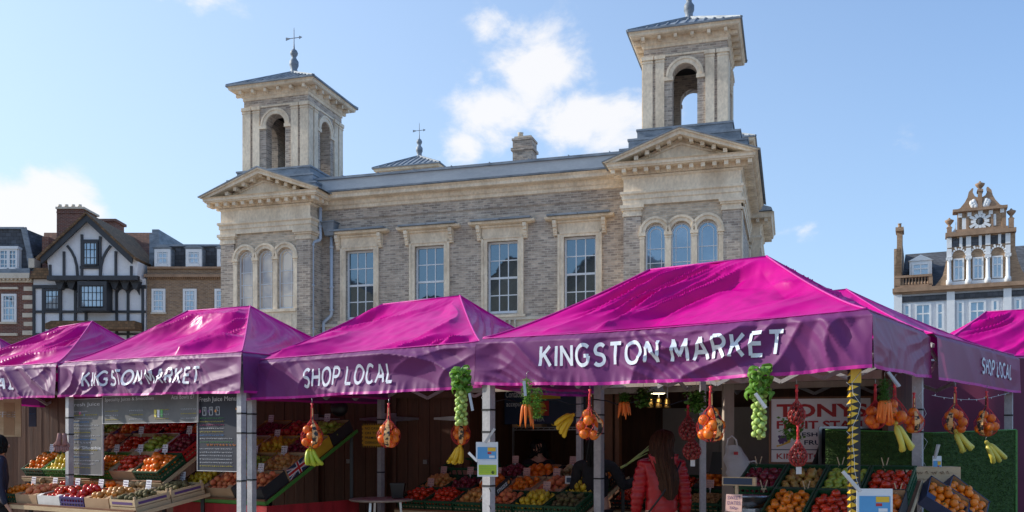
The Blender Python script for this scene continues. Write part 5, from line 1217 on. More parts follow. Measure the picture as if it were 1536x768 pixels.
def crate(Mx, x, y, kind, w, d, fruit, where, h=.13, mound=.5, z=0.0, n_max=60, tip=0, card=None, seed=0, ink=None):
    key = (kind, round(w,3), round(d,3), round(h,3))
    if key not in CM: CM[key] = crate_mesh(*key)
    nm, desc = CNAME[kind]; fr = FNAME[fruit].replace('_',' ') if fruit else None
    pl = {'vine tomato':'vine tomatoes','tomato':'tomatoes','potato':'potatoes','mandarin':'mandarins','peach':'peaches'}.get(fr, (fr or '')+'s')
    o = bpy.data.objects.new(nm, CM[key]); COL.objects.link(o); L = Mx @ Matrix.Translation((x, y, z)) @ Matrix.Rotation(tip, 4, 'X'); o.matrix_world = L
    tag(o, '%s%s, %s' % (desc, ' of '+pl if fr else '', where), 'crate')
    if fruit:
        r = random.Random(hash((round(x*100), round(y*100), len(where))) & 0xffff if False else int(abs(x)*991+abs(y)*577+len(where)*13+ord(fruit[0])))
        s = SIZE[fruit]*.97; nx = max(1, int((w-.028)/s)); ny = max(1, int((d-.026)/(s*.9))); c = 0; pts = []
        for j in range(ny):
            for i in range(nx):
                fx = (i+.5+(.25 if j % 2 else -.25)*.6)/nx; fy = (j+.5)/ny
                m_ = math.sin(math.pi*min(max(fx,0),1))*math.sin(math.pi*fy)
                pts.append((.014+(w-.028)*fx+r.uniform(-.004,.004), .013+(d-.026)*fy+r.uniform(-.004,.004), h*.42+s*.42+mound*.035*m_+r.uniform(0,.006)))
        for j in range(ny-1):
            for i in range(nx-1):
                fx = (i+1.0)/nx; fy = (j+1.0)/ny; m_ = math.sin(math.pi*fx)*math.sin(math.pi*fy)
                if r.random() < mound*m_*1.05: pts.append((.014+(w-.028)*fx+r.uniform(-.006,.006), .013+(d-.026)*fy+r.uniform(-.006,.006), h*.42+s*1.12+mound*.04*m_))
        lb = '%s in %s, %s' % (fr, desc, where); lb = ' '.join(lb.split()[:16])
        for p in pts[:n_max]: put_fruit(fruit, L @ Vector(p), lb, '%s in one %s %s' % (pl, nm.replace('_',' '), where), r.uniform(.9, 1.06), r)
    if card is not None: price(L, w*card[0], d*card[1], h*.8, 'price card in %s, %s' % (desc, where), int(abs(x)*100+abs(y)*50), *card[2:])
    return L
def heap(Mx, x, y, w, d, h, mat, label, nm, r0, n, cat, seed=1, elong=1.0):
    r = random.Random(seed); mb = MB()
    for _ in range(n):
        fx, fy = r.uniform(.03,.97), r.uniform(.03,.97); m_ = math.sin(math.pi*fx)*math.sin(math.pi*fy)
        mb.ball((x+w*fx, y+d*fy, h*.5+.05*m_+r.uniform(-.004,.008)), r0*r.uniform(.8,1.15), 6, (elong if r.random() < .5 else 1, elong if r.random() < .3 else 1, .85))
    mb.v = [Mx @ p for p in mb.v]; o = mb.build(nm, mat, None); return tag(o, label, cat, kind='stuff')
def support(Mx, L, H, label, name='trestle_table', cloth=None, zlift=0):
    """legs, sloping board and optional cloth of a produce bank, all in world axes under matrix Mx"""
    o = thing(name, label, 'table', Mx.to_translation()); inv = Matrix.Translation(-Mx.to_translation())
    def tr(mb, n, m_): mb.v = [inv @ (Mx @ p) for p in mb.v]; return mb.build(n, M[m_], o)
    mb = MB(); mb.box(-.02, L+.02, -.02, H, -.03, -.004); mb.box(-.02, L+.02, -.035, -.02, -.03, .03); tr(mb, 'table_top', 'wood_mid')
    mb = MB(); mb.box(-.024, L+.024, -.04, -.0355, -.032, .012); mb.box(-.03, -.021, -.03, H, -.032, .005); mb.box(L+.021, L+.03, -.03, H, -.032, .005); tr(mb, 'edging', 'green_light' if cloth else 'wood_pale')
    for x in (.03, L-.03):
        for y in (.03, H-.05):
            p = Mx @ Vector((x, y, -.03)); mb = MB(); b_ = p.copy(); b_.z = 0; mb.bar(p, b_, .035, .035); mb.v = [inv @ q for q in mb.v]; mb.build('leg', M['black'], o)
    if cloth:
        a = Mx @ Vector((-.045,-.045,-.02)); b_ = Mx @ Vector((L+.045,-.045,-.02)); c = Mx @ Vector((L+.045,H,-.02)); d = Mx @ Vector((-.045,H,-.02)); zz = min(a.z, b_.z)-.01; mb = MB()
        def cl(u, v, A, B):
            q = A.lerp(B, u); nn = (B-A).cross(UP).normalized(); return q.xyz*1 - Vector((0,0,q.z)) + Vector((0,0,zz*v)) + nn*(.02*math.sin(u*40)*(1-v)*.8+.01*nz(u*8, v*2))
        mb.grid(lambda u, v: cl(u, v, a, b_), 80, 6); mb.grid(lambda u, v: cl(u, v, b_, c), 60, 6); mb.grid(lambda u, v: cl(u, v, d, a), 60, 6)
        mb.v = [inv @ q for q in mb.v]; mb.build('cloth', M[cloth], o)
    return o
E_ = -V                                           # along the stall fronts, towards the near right
def bank_origin(Pr, L, z): q = Vector((Pr[0], Pr[1], z)) + V*L; return q   # left end from the right near corner

# ---- bank of the juice stall (two tiers), seen under the menu boards
cw = .42
La = cw*6; MA = frame_m(bank_origin((-3.62,9.0), La, .86), E_, R(10)); support(MA, La, .86, 'low sloping trestle of crates under the juice menu boards')
loA = [[('green_crate','mandarin'),('black_crate','potato')],[('card','peach'),('purple_crate','tomato')],[('card_white','tomato'),('green_light','mandarin')],[('purple_crate','pepper'),('green_crate','orange')],[('card','onion'),('card_white','potato')],[('wood','kiwi'),('wood','kiwi')]]
for i, col in enumerate(loA):
    for j, (k, f_) in enumerate(col):
        crate(MA, cw*i+.008, .42*j+.004, k, cw-.02, .405, f_, '%s row, %s column of the low juice trestle' % (('front','back')[j], ORD[i]), h=.12, mound=.8, card=((.5,.8,'tag_white') if i < 5 else ((.25,.9,'tag_white') if i == 5 else None)))
Lb = cw*6; MBk = frame_m(bank_origin((-3.60,9.62), Lb, 1.13), E_, R(33)); support(MBk, Lb, 1.12, 'steep sloping rack of crates behind the low trestle under the juice boards', 'sloping_rack')
upA = [[('green_crate','mandarin'),('card','lemon'),('black_crate','apple')],[('green_light','lemon'),('card_white','aubergine'),('card','green')],[('green_light','peach'),('card_black','peach'),('navy','mandarin')],[('green_light','mandarin'),('card','tomato'),('black_crate','apple')],[('card','tomato'),('card_white','green'),('black_crate','tomato')],[('green_crate','orange'),('card_red','plum'),('card_black','mandarin')]]
for i, col in enumerate(upA):
    for j, (k, f_) in enumerate(col):
        crate(MBk, cw*i+.008, .37*j+.004, k, cw-.02, .355, f_, '%s row, %s column of the steep juice rack' % (('bottom','middle','top')[j], ORD[i]), h=.12, mound=.8, card=((.4,.85,'tag_white') if (i*2+j) % 4 != 1 else None))
# ---- bank with the red cloth (left half of the SHOP LOCAL gazebo)
Lc = 1.35; MC = frame_m(bank_origin((-2.46,9.33), Lc, .955), E_, R(29)); support(MC, Lc, 1.5, 'sloping red clothed stand of crates left in the SHOP LOCAL gazebo', 'sloping_rack', 'red_cloth')
cc = [[('card_black','lemon'),('yellow_card','green'),('card_white','lemon'),('yellow_card','plum')],[('card','peach'),('yellow_card','green'),('yellow_card','lemon'),('card_black','apple')],[('card_black','peach'),('card','onion'),('yellow_card','plum'),('card_black','green')]]
for i, col in enumerate(cc):
    for j, (k, f_) in enumerate(col):
        Lm = crate(MC, .45*i+.006, .37*j+.004, k, .438, .358, f_, '%s row, %s column of the red clothed stand' % (('lowest','lower','upper','top')[j], ORD[i]), h=.125, mound=.7, card=((.3,.8,'tag_white') if (i+j) % 3 != 1 else None))
        if i == 2 and j == 1:               # union flag printed on the side of this tray
            fo = tag(None, None) if False else None
            mb = MB(); W_, H_ = .34, .13; q = lambda u, v, o=.0: Lm @ Vector((.438+.002+o, .01+u*W_, v*H_))
            mb.add([q(0,0),q(1,0),q(1,1),q(0,1)], [(0,1,2,3)]); fl = thing('flag_panel', 'Union Flag panel on the end of a tray on the red clothed stand', 'flag', (0,0,0)); mb.build('blue_field', M['ink_navy'], fl)
            def stripe(a, b_, w_, lift, nm, mt):
                a = Vector((a[0]*W_, a[1]*H_)); b_ = Vector((b_[0]*W_, b_[1]*H_)); n2 = Vector((-(b_-a).y, (b_-a).x)).normalized()*w_/2; mb = MB()
                P4 = [a-n2, b_-n2, b_+n2, a+n2]; mb.add([q(min(max(p.x/W_,0),1), min(max(p.y/H_,0),1), lift) for p in P4], [(0,1,2,3)]); mb.build(nm, M[mt], fl)
            stripe((0,0),(1,1),.03,.001,'white_stripe','white'); stripe((0,1),(1,0),.03,.0012,'white_stripe','white'); stripe((0,0),(1,1),.011,.0018,'red_stripe','ink_red'); stripe((0,1),(1,0),.011,.002,'red_stripe','ink_red')
            stripe((.5,0),(.5,1),.05,.0024,'white_stripe','white'); stripe((0,.5),(1,.5),.05,.0026,'white_stripe','white'); stripe((.5,0),(.5,1),.028,.003,'red_stripe','ink_red'); stripe((0,.5),(1,.5),.028,.0032,'red_stripe','ink_red')
# wooden crate lying below the red stand
# ---- central bank
Lm_ = 2.25; MM = frame_m(bank_origin((.64,9.05), Lm_, .80), E_, R(19)); support(MM, Lm_, 1.15, 'long low trestle of vegetable crates in the centre')
cen_ = [[('green_crate','tomato'),('green_crate','onion'),None],[('green_crate','tomato'),('green_crate','plum'),None],[('green_crate','onion'),('black_crate','orange'),('green_crate','plum')],[('green_crate','peach'),('card','clem'),('card_black','orange')],[('green_crate','lemon'),('card','peach'),('black_crate','potato')],[('green_crate','kiwi'),('green_crate','lemon'),('black_crate','clem')]]
for i, col in enumerate(cen_):
    for j, c_ in enumerate(col):
        if c_: crate(MM, .375*i+.006, .38*j+.004, c_[0], .362, .366, c_[1], '%s row, %s column of the central trestle' % (('front','middle','back')[j], ORD[i]), h=.12, mound=.95, card=((.35 if j else .6,.9) if (i+j) % 2 == 0 or j == 1 else None))
bx_ = crate(MM, .05, .79, 'green_crate', .62, .34, None, 'standing empty at the back left of the central trestle', h=.2)
o = board_thing('box_print', 'black card panel lettered muss on the end of an orange tray', 'panel', at(745, 745, 9.25), U+UP*.45, .30, .085, 'card_black'); words(o, 'muss', .03, .018, .19, .04, 'ink_white', .02); disc(o, .25, .04, .02, 'ink_orange')
# small round side table with a dark pot
st = thing('side_table', 'pale round topped side table beside the brown kiosk doors', 'table', (at(573,0,10.2).x, 10.2, 0)); mb = MB(); mb.lathe((0,0,.90), [(.34,0),(.36,.01),(.36,.02),(.34,.025)], 28); mb.build('table_top', M['post'], st)
for a in range(3): mb = MB(); mb.bar((.2*math.cos(a*2.1),.2*math.sin(a*2.1),.9),(.28*math.cos(a*2.1),.28*math.sin(a*2.1),0),.025,.025); mb.build('leg', M['steel'], st)
o = thing('plant_pot', 'dark square pot on the round side table', 'pot', (at(597,0,10.2).x, 10.2, .935)); mb = MB(); mb.add([(-.06,-.06,0),(.06,-.06,0),(.06,.06,0),(-.06,.06,0),(-.075,-.075,.15),(.075,-.075,.15),(.075,.075,.15),(-.075,.075,.15)], [(3,2,1,0),(0,1,5,4),(1,2,6,5),(2,3,7,6),(3,0,4,7)]); mb.box(-.08,.08,-.08,.08,.14,.16); mb.build('pot', M['black'], o)
# ---- bank behind the red jacket
Ln = 1.66; MN = frame_m(Vector((1.08,10.2,.80)), E_, R(20)); support(MN, Ln, .8, 'sloping trestle of nuts and oranges behind the woman in the red jacket')
for i, (k, f_) in enumerate((('black_crate','vine'),('green_crate','vine'),('green_crate',None),('green_crate',None))):
    Lx = crate(MN, .41*i+.006, .004, k, .396, .366, f_, 'front row, %s column behind the red jacket' % ORD[i], h=.12, mound=.9, card=((.5,.9,'tag') if i == 2 else None))
    if i == 2: heap(Lx, .012, .012, .37, .34, .14, skin((.36,.20,.07), 'walnut_shell', .7, (.26,.13,.05), rand=0), 'walnuts heaped in a green crate beside the thin white post', 'walnuts', .017, 230, 'walnuts', 5)
    if i == 3: heap(Lx, .012, .012, .37, .34, .14, skin((.10,.035,.012), 'chestnut_shell', .3, (.07,.022,.01), rand=0), 'dark chestnuts heaped in a green crate beside the walnuts', 'chestnuts', .016, 230, 'chestnuts', 6)
for i, (k, f_) in enumerate((('green_crate','vine'),('green_crate','vine'),('card_black','orange'),('card_black','orange'))): crate(MN, .41*i+.006, .39, k, .396, .35, f_, 'back row, %s column behind the red jacket' % ORD[i], h=.13, mound=1, z=.02 if i > 1 else 0)
lid = thing('open_box', 'upright black box side printed with gold rings behind the nuts', 'box', at(1096, 712, 9.7)); lid.rotation_euler = (0, R(12), R(35)); mb = MB(); mb.box(0,.012,0,.3,0,.24); mb.build('panel', M['card_black'], lid)
mb = MB()
for k in range(3): mb.lathe((-.004,.1,.05+.06*k), [(.024,0),(.03,.006),(.024,.012)], 12)
mb.build('ring_print', M['yellow'], lid)
# ---- near right bank
Rb = at(1378, 662, 7.12); Rb.z = 1.365; sl_ = R(25); Hh = 1.27; base_ = Rb - U*(Hh*math.cos(sl_)); Lr = 1.30
MR = frame_m(bank_origin((base_.x, base_.y), Lr, 1.365-Hh*math.sin(sl_)-.11), E_, sl_); support(MR, Lr, Hh, 'near sloping fruit trestle under the corner gazebo')
rr_ = [[('green_crate','apple'),('card_black','plum'),('green_crate','plum')],[('green_crate','clem'),('green_crate','clem'),('green_crate','russet')],[('green_crate','orange'),('green_crate','tomato'),('green_crate','green')],[('wood','orange'),('card_black','orange'),('green_crate','tomato')]]
cwr = .325
for i, col in enumerate(rr_):
    for j, (k, f_) in enumerate(col):
        if i == 0 and j == 1: continue
        crate(MR, cwr*i+.004, .42*j+.004, k, cwr-.01, .405, f_, '%s row, %s column of the near trestle' % (('front','middle','back')[j], ORD[i]), h=.13, mound=.7 if j < 2 else .25, z=0.0)
Lx = MR @ Matrix.Translation((.0,.40,.0)); 
for i in range(8):
    P = MR @ Vector((.08+.165*i, .83 if i % 2 else 1.25, .12)); o = thing('wooden_peg_clip', 'wooden price clip on a crate rim, %s from the left, near trestle' % ORD[i], 'clip', P); mb = MB()
    mb.bar((0,0,-.03),(-.028,0,.07),.008,.006); mb.bar((0,0,-.03),(.028,0,.07),.008,.006); mb.bar((-.02,0,0),(.02,0,0),.01,.012); mb.build('clip', M['wood_pale'], o)
price(MR, .17, .30, .14, 'price card reading SWEET DATES 50p beside the steel scale pan', 5, 'tag', ['SWEET','DATES','50p'], .125, .13)
dt = MR @ Matrix.Translation((-.10,.36,0))
o = thing('weighing_scale', 'shop scale with a steel pan and blue display among the near crates', 'scale', MR @ Vector((.16,.62,.08))); o.rotation_euler = (0,0,math.atan2(E_.y, E_.x))
mb = MB(); mb.box(-.10,.10,-.08,.10,-.12,-.02); mb.build('scale_body', M['card_white'], o)
mb = MB(); mb.lathe((.02,.02,.0), [(.02,-.02),(.05,0),(.10,.015),(.135,.045),(.15,.075),(.155,.08),(.13,.05),(.05,.006),(.01,.004)], 28); mb.build('pan', M['steel'], o)
mb = MB(); mb.bar((-.03,-.12,-.14),(-.03,-.12,.16),.022,.022); mb.box(-.14,.12,-.135,-.105,.16,.225); dp_ = mb.build('display', M['wood_pale'], o)
mb = MB(); mb.box(-.13,.095,-.139,-.135,.168,.217); mb.build('screen', M['ink_navy'], dp_)
o = thing('cash_scale_display', 'small grey scale display on a stalk at the right end of the central trestle', 'scale', at(858, 752, 9.6)); mb = MB(); mb.box(-.07,.07,-.02,.03,.18,.26); mb.bar((.0,0,-.25),(0,0,.18),.015,.015); mb.box(-.14,.12,-.06,.1,-.27,-.25); mb.build('display', M['card_white'], o); mb = MB(); mb.box(-.058,.058,-.024,-.02,.195,.245); mb.build('screen', M['ink_navy'], o)
wb = board_thing('printed_box', 'pale printed softwood box end at the right of the near trestle', 'box', at(1355, 726, 7.3), (.98,-.1,0), .43, .135, 'wood_pale', .2); scribble(wb, .05, .075, .30, .028, 'wood_mid', 4); scribble(wb, .05, .03, .20, .014, 'wood_mid', 9)
# tilted navy trays hanging over the right end
tb_ = thing('stool', 'folding steel stand under the tilted navy trays at right', 'stand', (3.52,7.3,0)); mb = MB()
for x in (-.2,.22):
    for y in (-.15,.15): mb.bar((x,y,0),(x*.8,-y*.8,.83),.022,.022)
mb.box(-.25,.3,-.2,.2,.83,.85); mb.build('frame', M['steel'], tb_)
for i, (px_, tilt, lb) in enumerate(((1395, 33, 'tilted steeply beside the grey gazebo leg'), (1428, 38, 'tilted outermost against the grass screen'))):
    q = at(px_, 716+i*-2, 7.05+.12*i); Lx = Matrix.Translation(q) @ Matrix.Rotation(R(-8),4,'Z') @ Matrix.Rotation(R(tilt),4,'Y') @ Matrix.Rotation(R(38),4,'X') @ Matrix.Translation((0,-.25,-.1))
    crate(Lx, 0, 0, 'navy', .34, .26, 'clem', lb, h=.10, mound=.7)

# ================================================================== HANGING PRODUCE
def hook(o, z0, z1):
    mb = MB(); mb.tube([(0,0,z0),(0,0,z1-.03),(.012,0,z1-.012),(.02,0,z1-.02)], .0018, 5); mb.build('hook', M['steel'], o)
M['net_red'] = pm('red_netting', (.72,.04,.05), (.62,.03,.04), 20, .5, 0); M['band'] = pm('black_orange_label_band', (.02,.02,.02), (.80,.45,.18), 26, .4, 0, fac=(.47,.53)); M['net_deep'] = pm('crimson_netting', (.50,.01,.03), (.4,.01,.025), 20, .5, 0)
def net_bag(px, py, d, label, H=.30, R0=.085, fruit='orange', n=8, seed=0, mat='net_red', group=None, band=True, tag_=False):
    """net bag whose neck hangs at the pixel; fruits are packed in its belly"""
    p = at(px, py, d); o = thing('net_bag', label, 'net bag', p, rnd.uniform(0,6), group); r = random.Random(seed)
    prof = lambda t: R0*(.10+.12*t if t < .3 else min(1.0, .136+.90*((t-.3)/.36)**.8) if t < .68 else math.sqrt(max(0.02, 1-((t-.70)/.31)**2)))
    mb = MB(); K_ = 12; NS = 22
    for dr in (-1, 1):
        for k in range(K_): mb.tube([(1.03*prof(i/NS)*math.cos(2*math.pi*k/K_+dr*i*.085), 1.03*prof(i/NS)*math.sin(2*math.pi*k/K_+dr*i*.085), -H*i/NS) for i in range(NS+1)], .0012, 3, False)
    mb.lathe((0,0,-.012), [(.008,0),(.012,.012),(.006,.03),(.014,.05),(.004,.055)], 7); mb.build('netting', M[mat], o)
    fr = FM[fruit if fruit != 'nut' else 'plum']
    rad = {'orange':.0385,'onion':.034,'nut':.0165}[fruit]; cnt = 0; pts = []
    tries = 0
    while cnt < n and tries < 4000:
        tries += 1; z = -H*r.uniform(.40,.97); t = -z/H; rr = max(0, prof(t)-rad*.80)
        a = r.uniform(0, 6.28); q = Vector((rr*math.cos(a), rr*math.sin(a), max(z, -H+rad*.9)))
        if all((q-w_).length > rad*1.72 for w_ in pts): pts.append(q); cnt += 1
    if fruit == 'nut':
        mb = MB()
        for q in pts: mb.ball(q, rad, 7)
        mb.build('chestnuts', skin((.20,.03,.02), 'netted_chestnut', .3, (.13,.02,.015)), o)['kind'] = 'stuff'
    else:
        if fruit not in FMESH: FMESH[fruit] = fruit_mesh(fruit)
        for q in pts:
            f_ = bpy.data.objects.new(FNAME[fruit], FMESH[fruit]); COL.objects.link(f_); f_.parent = o; f_.location = q; f_.rotation_euler = (r.uniform(0,6),)*3
    if band:
        mb = MB(); an = r.uniform(3.6, 5.6)-o.rotation_euler.z
        mb.grid(lambda u, v: Vector(((prof(v*.98)*1.08+.002)*math.cos(an+(u-.5)*.5*(1 if v > .3 else 1.6)), (prof(v*.98)*1.08+.002)*math.sin(an+(u-.5)*.5*(1 if v > .3 else 1.6)), -H*v*.98)), 5, 24); mb.build('label_band', M['band'], o)
    if tag_: mb = MB(); mb.box(-.02,.02,-.012,-.010,-H-.05,-H); mb.build('paper_tag', M['card_white'], o)
    hook(o, .03, .10); return o
def bananas(px, py, d, label, n=4, L=.17, kind='yellow', rz=0.0, tilt=0, group=None):
    p = at(px, py, d); o = thing('banana_bunch', label, 'bananas', p, 0, group); o.rotation_euler = (0, R(tilt), R(rz)); r = random.Random(int(px))
    c = {'yellow':((.78,.50,.02),(.66,.40,.02)),'green':((.36,.48,.03),(.50,.52,.04)),'pale':((.70,.56,.08),(.55,.50,.07))}[kind]
    m_ = pm('banana_'+kind, c[0], c[1], 9, .38, .03); tip_ = pm('banana_tip', (.08,.06,.02), None, 9, .7, 0)
    for i in range(n):
        f_ = (i-(n-1)/2)/max(1, n-1); a0 = f_*.9; pts = []; rs = []
        for k in range(15):
            t = k/14; ang = -.35+1.45*t; x = (1-math.cos(ang+.35))*L*.42*(1.0); z = -math.sin(t*1.35)*L*1.02
            q = Vector((f_*.12*t**.7+x*.75+.010*f_, .018*((i % 2)*2-1)*math.sin(t*2.6)-.035*math.sin(t*3.0), -L*1.0*math.sin(t*1.42)+.02*abs(f_)*t)); pts.append(q)
            rs.append(.0055 if t < .06 else .0205*min(1, (t-.02)*7)*(1-.72*max(0, (t-.88)/.12)**1.5))
        mb = MB(); mb.tube(pts, rs, 7); mb.mi = 1; mb.tube([pts[-1], pts[-1]+(pts[-1]-pts[-2])*.5], .0045, 5); mb.build('banana', [m_, tip_], o)
    mb = MB(); mb.lathe((0,0,-.004), [(.014,-.012),(.018,0),(.012,.016)], 7); mb.build('crown', m_, o); hook(o, .0, .06); return o
def leafy(mb, c, n, spread, size, r, drop=.0):
    for _ in range(n):
        a = r.uniform(0, 6.28); q = Vector(c)+Vector((r.gauss(0,spread), r.gauss(0,spread), r.uniform(-1,.25)*drop)); e = Vector((math.cos(a), math.sin(a), r.uniform(-1,.3))).normalized()*size*r.uniform(.6,1.3)
        s = e.cross(Vector((r.uniform(-1,1), r.uniform(-1,1), 1))).normalized()*size*.35; mb.add([q, q+e*.5+s, q+e, q+e*.5-s], [(0,1,2,3)])
def carrots(px, py, d, label, n=9, green=.16, L=.19, side=0.0, lm=None):
    p = at(px, py, d); o = thing('carrot_bunch', label, 'carrots', p); r = random.Random(int(px)); m_ = FMC; mb = MB()
    for i in range(n):
        a = 6.28*i/n; x, y = .028*math.cos(a), .02*math.sin(a); l_ = L*r.uniform(.75,1.05); e = Vector((x*1.6+r.uniform(-.012,.012), y*1.4, -green-l_)); s = Vector((x, y, -green))
        cb = MB(); cb.tube([s.lerp(e, t/8) for t in range(9)], [.009,.0135,.0135,.0125,.011,.0095,.0075,.005,.002], 8); cb.build('carrot', m_, o)
        mb.tube([s, s*.5+Vector((0,0,-green*.2)), (0,0,0)], .0025, 4, False)
    leafy(mb, (side*.03,0,-green*.25), 700, .020, .013, r, green*.8); leafy(mb, (side+.0,-.01,-green*.6), 1100 if side else 90, .024, .014, r, green*.9); mb.build('green_tops', FM['leaf'] if lm is None else lm, o); hook(o, 0, .06); return o
FMC = skin((.82,.19,.02), 'carrot_skin', .45, (.74,.15,.015))
LG = pm('bright_feathery_leaf', (.20,.40,.05), (.10,.26,.03), 25, .5, .1, trans=.35)
def sprouts(px, py, d, label, L=.62, head=True):
    p = at(px, py, d); o = thing('sprout_stalk', label, 'sprouts', p); r = random.Random(int(px)); mb = MB()
    mb.tube([(0,0,0),(.004,0,-L*.5),(.0,0,-L)], [.016,.018,.014], 8); mb.build('stem', FM['stem'], o)
    sm_ = pm('sprout_green', (.46,.58,.17), (.26,.42,.07), 30, .45, .2); mb = MB(); z = -.16; i = 0
    while z > -L+.01:
        a = i*2.4; mb.ball((.034*math.cos(a), .034*math.sin(a), z), .0205*r.uniform(.75,1.2), 8); z -= .0088; i += 1
    s_ = mb.build('sprouts', sm_, o); s_['kind'] = 'stuff'
    mb = MB()
    for k in range(20 if head else 6):                        # cupped top leaves
        a = k*2.4; b_ = .03+.0022*k; c0 = Vector((.018*math.cos(a), .018*math.sin(a), .0-.010*k)); sz_ = r.uniform(.6,1.0)
        def lf(u, v, a=a, c0=c0, sz_=sz_):
            w_ = math.sin(math.pi*min(1, v*.9+.08))*.06*sz_; dr = Vector((math.cos(a), math.sin(a), 0)); tn = Vector((-dr.y, dr.x, 0))
            return c0 + dr*(.075*sz_*math.sin(v*2.2)+.006*nz(u*9,v*9,a)) + tn*(u-.5)*2*w_ + Vector((0,0,.03+.05*sz_*v-.10*sz_*v*v + .012*math.cos(u*14+a)))
        mb.grid(lf, 7, 6)
    mb.build('top_leaves', LG, o)
    for k in range(14): pass
    hook(o, 0, .05); return o
net_bag(468, 612, 8.25, 'net of oranges hanging above green bananas in the SHOP LOCAL gazebo', .36, .095, n=8, seed=1)
bananas(466, 671, 8.25, 'small green banana bunch hanging below a net of oranges', 5, .16, 'green', 10)
net_bag(583, 612, 8.0, 'net of oranges hanging alone before the brown kiosk doors', .34, .098, n=9, seed=2)
net_bag(691, 610, 8.3, 'shaded net of oranges hanging behind the left sprout stalk', .34, .085, n=8, seed=3)
bananas(690, 668, 8.3, 'banana bunch hanging left of the central gazebo leg', 5, .165, 'yellow', 200)
sprouts(692, 556, 7.45, 'sprout stalk hanging in front of the valance left of the central leg', .44)
net_bag(885, 592, 7.05, 'net of large oranges hanging above the man in black', .34, .10, n=8, seed=4)
net_bag(1066, 588, 6.45, 'biggest net of oranges hanging beside the thin white post', .345, .095, n=9, seed=5)
net_bag(1032, 610, 7.2, 'upper crimson net of chestnuts hanging in shade behind the big orange net', .26, .07, 'nut', 60, 6, 'net_deep', band=False)
net_bag(1038, 645, 7.2, 'lower crimson net of chestnuts hanging in shade behind the big orange net', .23, .07, 'nut', 60, 7, 'net_deep', band=False, tag_=True)
net_bag(1195, 586, 6.35, 'upper red net of chestnuts hanging in front of the fruit stall sign', .23, .058, 'nut', 70, 8, 'net_red', band=False)
net_bag(1197, 646, 6.35, 'lower red net of chestnuts with a paper tag before the fruit stall sign', .245, .062, 'nut', 80, 9, 'net_red', band=False, tag_=True)
sprouts(1139, 556, 6.22, 'long sprout stalk hanging between the valance and the fruit stall sign', .46)
carrots(790, 566, 7.15, 'sunlit carrot bunch with a big spill of feathery tops at the valance', 7, .21, .20, .075, LG)
carrots(936, 588, 7.6, 'small shaded carrot bunch hanging right of the dark leg', 7, .08, .14)
bananas(860, 622, 7.7, 'banana bunch lying sideways on its hook over the vendor', 4, .18, 'yellow', 0, 55)
carrots(1327, 566, 6.35, 'large carrot bunch hanging beside the black and yellow leg', 12, .16, .15)
net_bag(1313, 585, 6.5, 'net of oranges half hidden behind the large carrot bunch', .27, .075, n=7, seed=10, band=False)
net_bag(1342, 580, 6.5, 'net of oranges right behind the large carrot bunch', .27, .08, n=6, seed=11, band=False)
bananas(1343, 634, 6.5, 'large yellow banana bunch hanging over the near fruit trestle', 4, .21, 'pale', 20, -12)
net_bag(1371, 597, 7.2, 'small net of oranges left of the grey corner leg', .27, .075, n=6, seed=12)
net_bag(1433, 588, 7.6, 'left net of oranges under the side valance', .34, .095, n=8, seed=13)
bananas(1433, 646, 7.6, 'left banana bunch hanging before the grass screen', 4, .19, 'pale', 10, -18)
net_bag(1480, 594, 7.9, 'right net of oranges under the side valance', .34, .095, n=8, seed=14)
bananas(1480, 663, 7.9, 'right banana bunch hanging before the grass screen', 5, .19, 'pale', 10, -18)
# leafy bunch behind the chestnut nets and shaded greens
for px, py, d, lb in ((1190, 618, 6.6, 'dark leafy bunch hanging behind the red chestnut nets'), (1045, 580, 7.0, 'dark parsley bunch hanging under the valance beside the white post'), (965, 576, 7.7, 'thin dark leafy bunch hanging left of the lit lamp')):
    o = thing('herb_bunch', lb, 'herbs', at(px, py, d)); mb = MB(); leafy(mb, (0,0,-.06), 360, .03, .035, random.Random(px), .12); mb.build('leaves', FM['leaf'], o); hook(o, -.02, .07)

# ---- taped corner leg, lights, stickers, bag, gloves
q = Vector(G4['FR'])+Vector((-.045,.10,0)); o = thing('taped_pole', 'gazebo corner pole wrapped in black and yellow hazard tape', 'pole', (q.x, q.y, 0)); mb = MB(); mb.box(-.030,.030,-.034,.034,0,2.36); mb.build('pole', M['card_black'], o)
mb = MB(); rr2 = random.Random(5)
for k in range(26):
    z = .85+.045*k; s_ = (k % 2)*2-1
    mb.add([(-.030,-.0352,z),(-.030,-.0352,z+.030+rr2.uniform(0,.01)),(.018,-.0352,z+.010+rr2.uniform(0,.02))],[(0,2,1)]); mb.add([(-.0352,.034,z),(-.0352,-.034,z),(-.0352,-.034,z+.03)],[(0,1,2)])
mb.box(-.0345,.0345,-.0356,-.035,1.93,2.02); mb.build('hazard_tape', M['yellow'], o)
mb = MB()
for k in range(11): z = 1.0+.1*k+rr2.uniform(-.02,.02); mb.tube([(-.034,-.036,z),(-.05-.02*rr2.random(),-.045,z+rr2.uniform(-.02,.03))], .0014, 4)
mb.tube([(-.03+.06*rr2.random(),-.039,.95+.07*k) for k in range(16)], .0013, 4); mb.build('cable_tie', M['white'], o)
def lights(A, B, n, label, sag=.05):
    A = Vector(A); B = Vector(B); o = thing('light_string', label, 'fairy lights', A); pts = [A.lerp(B, i/30)-A-Vector((0,0,sag*math.sin(math.pi*i/30))) for i in range(31)]
    mb = MB(); mb.tube(pts, .0015, 4); mb.build('wire', M['white'], o)
    for i in range(n): q = pts[int(30*(i+.5)/n)]; mb = MB(); mb.tube([q, q+Vector((.002,0,-.014 if i % 2 else .014))], .0032, 5); mb.build('bulb', M['white'], o)
lights(at(1398,593,7.5), at(1514,589,8.9), 10, 'white fairy lights strung below the side valance')
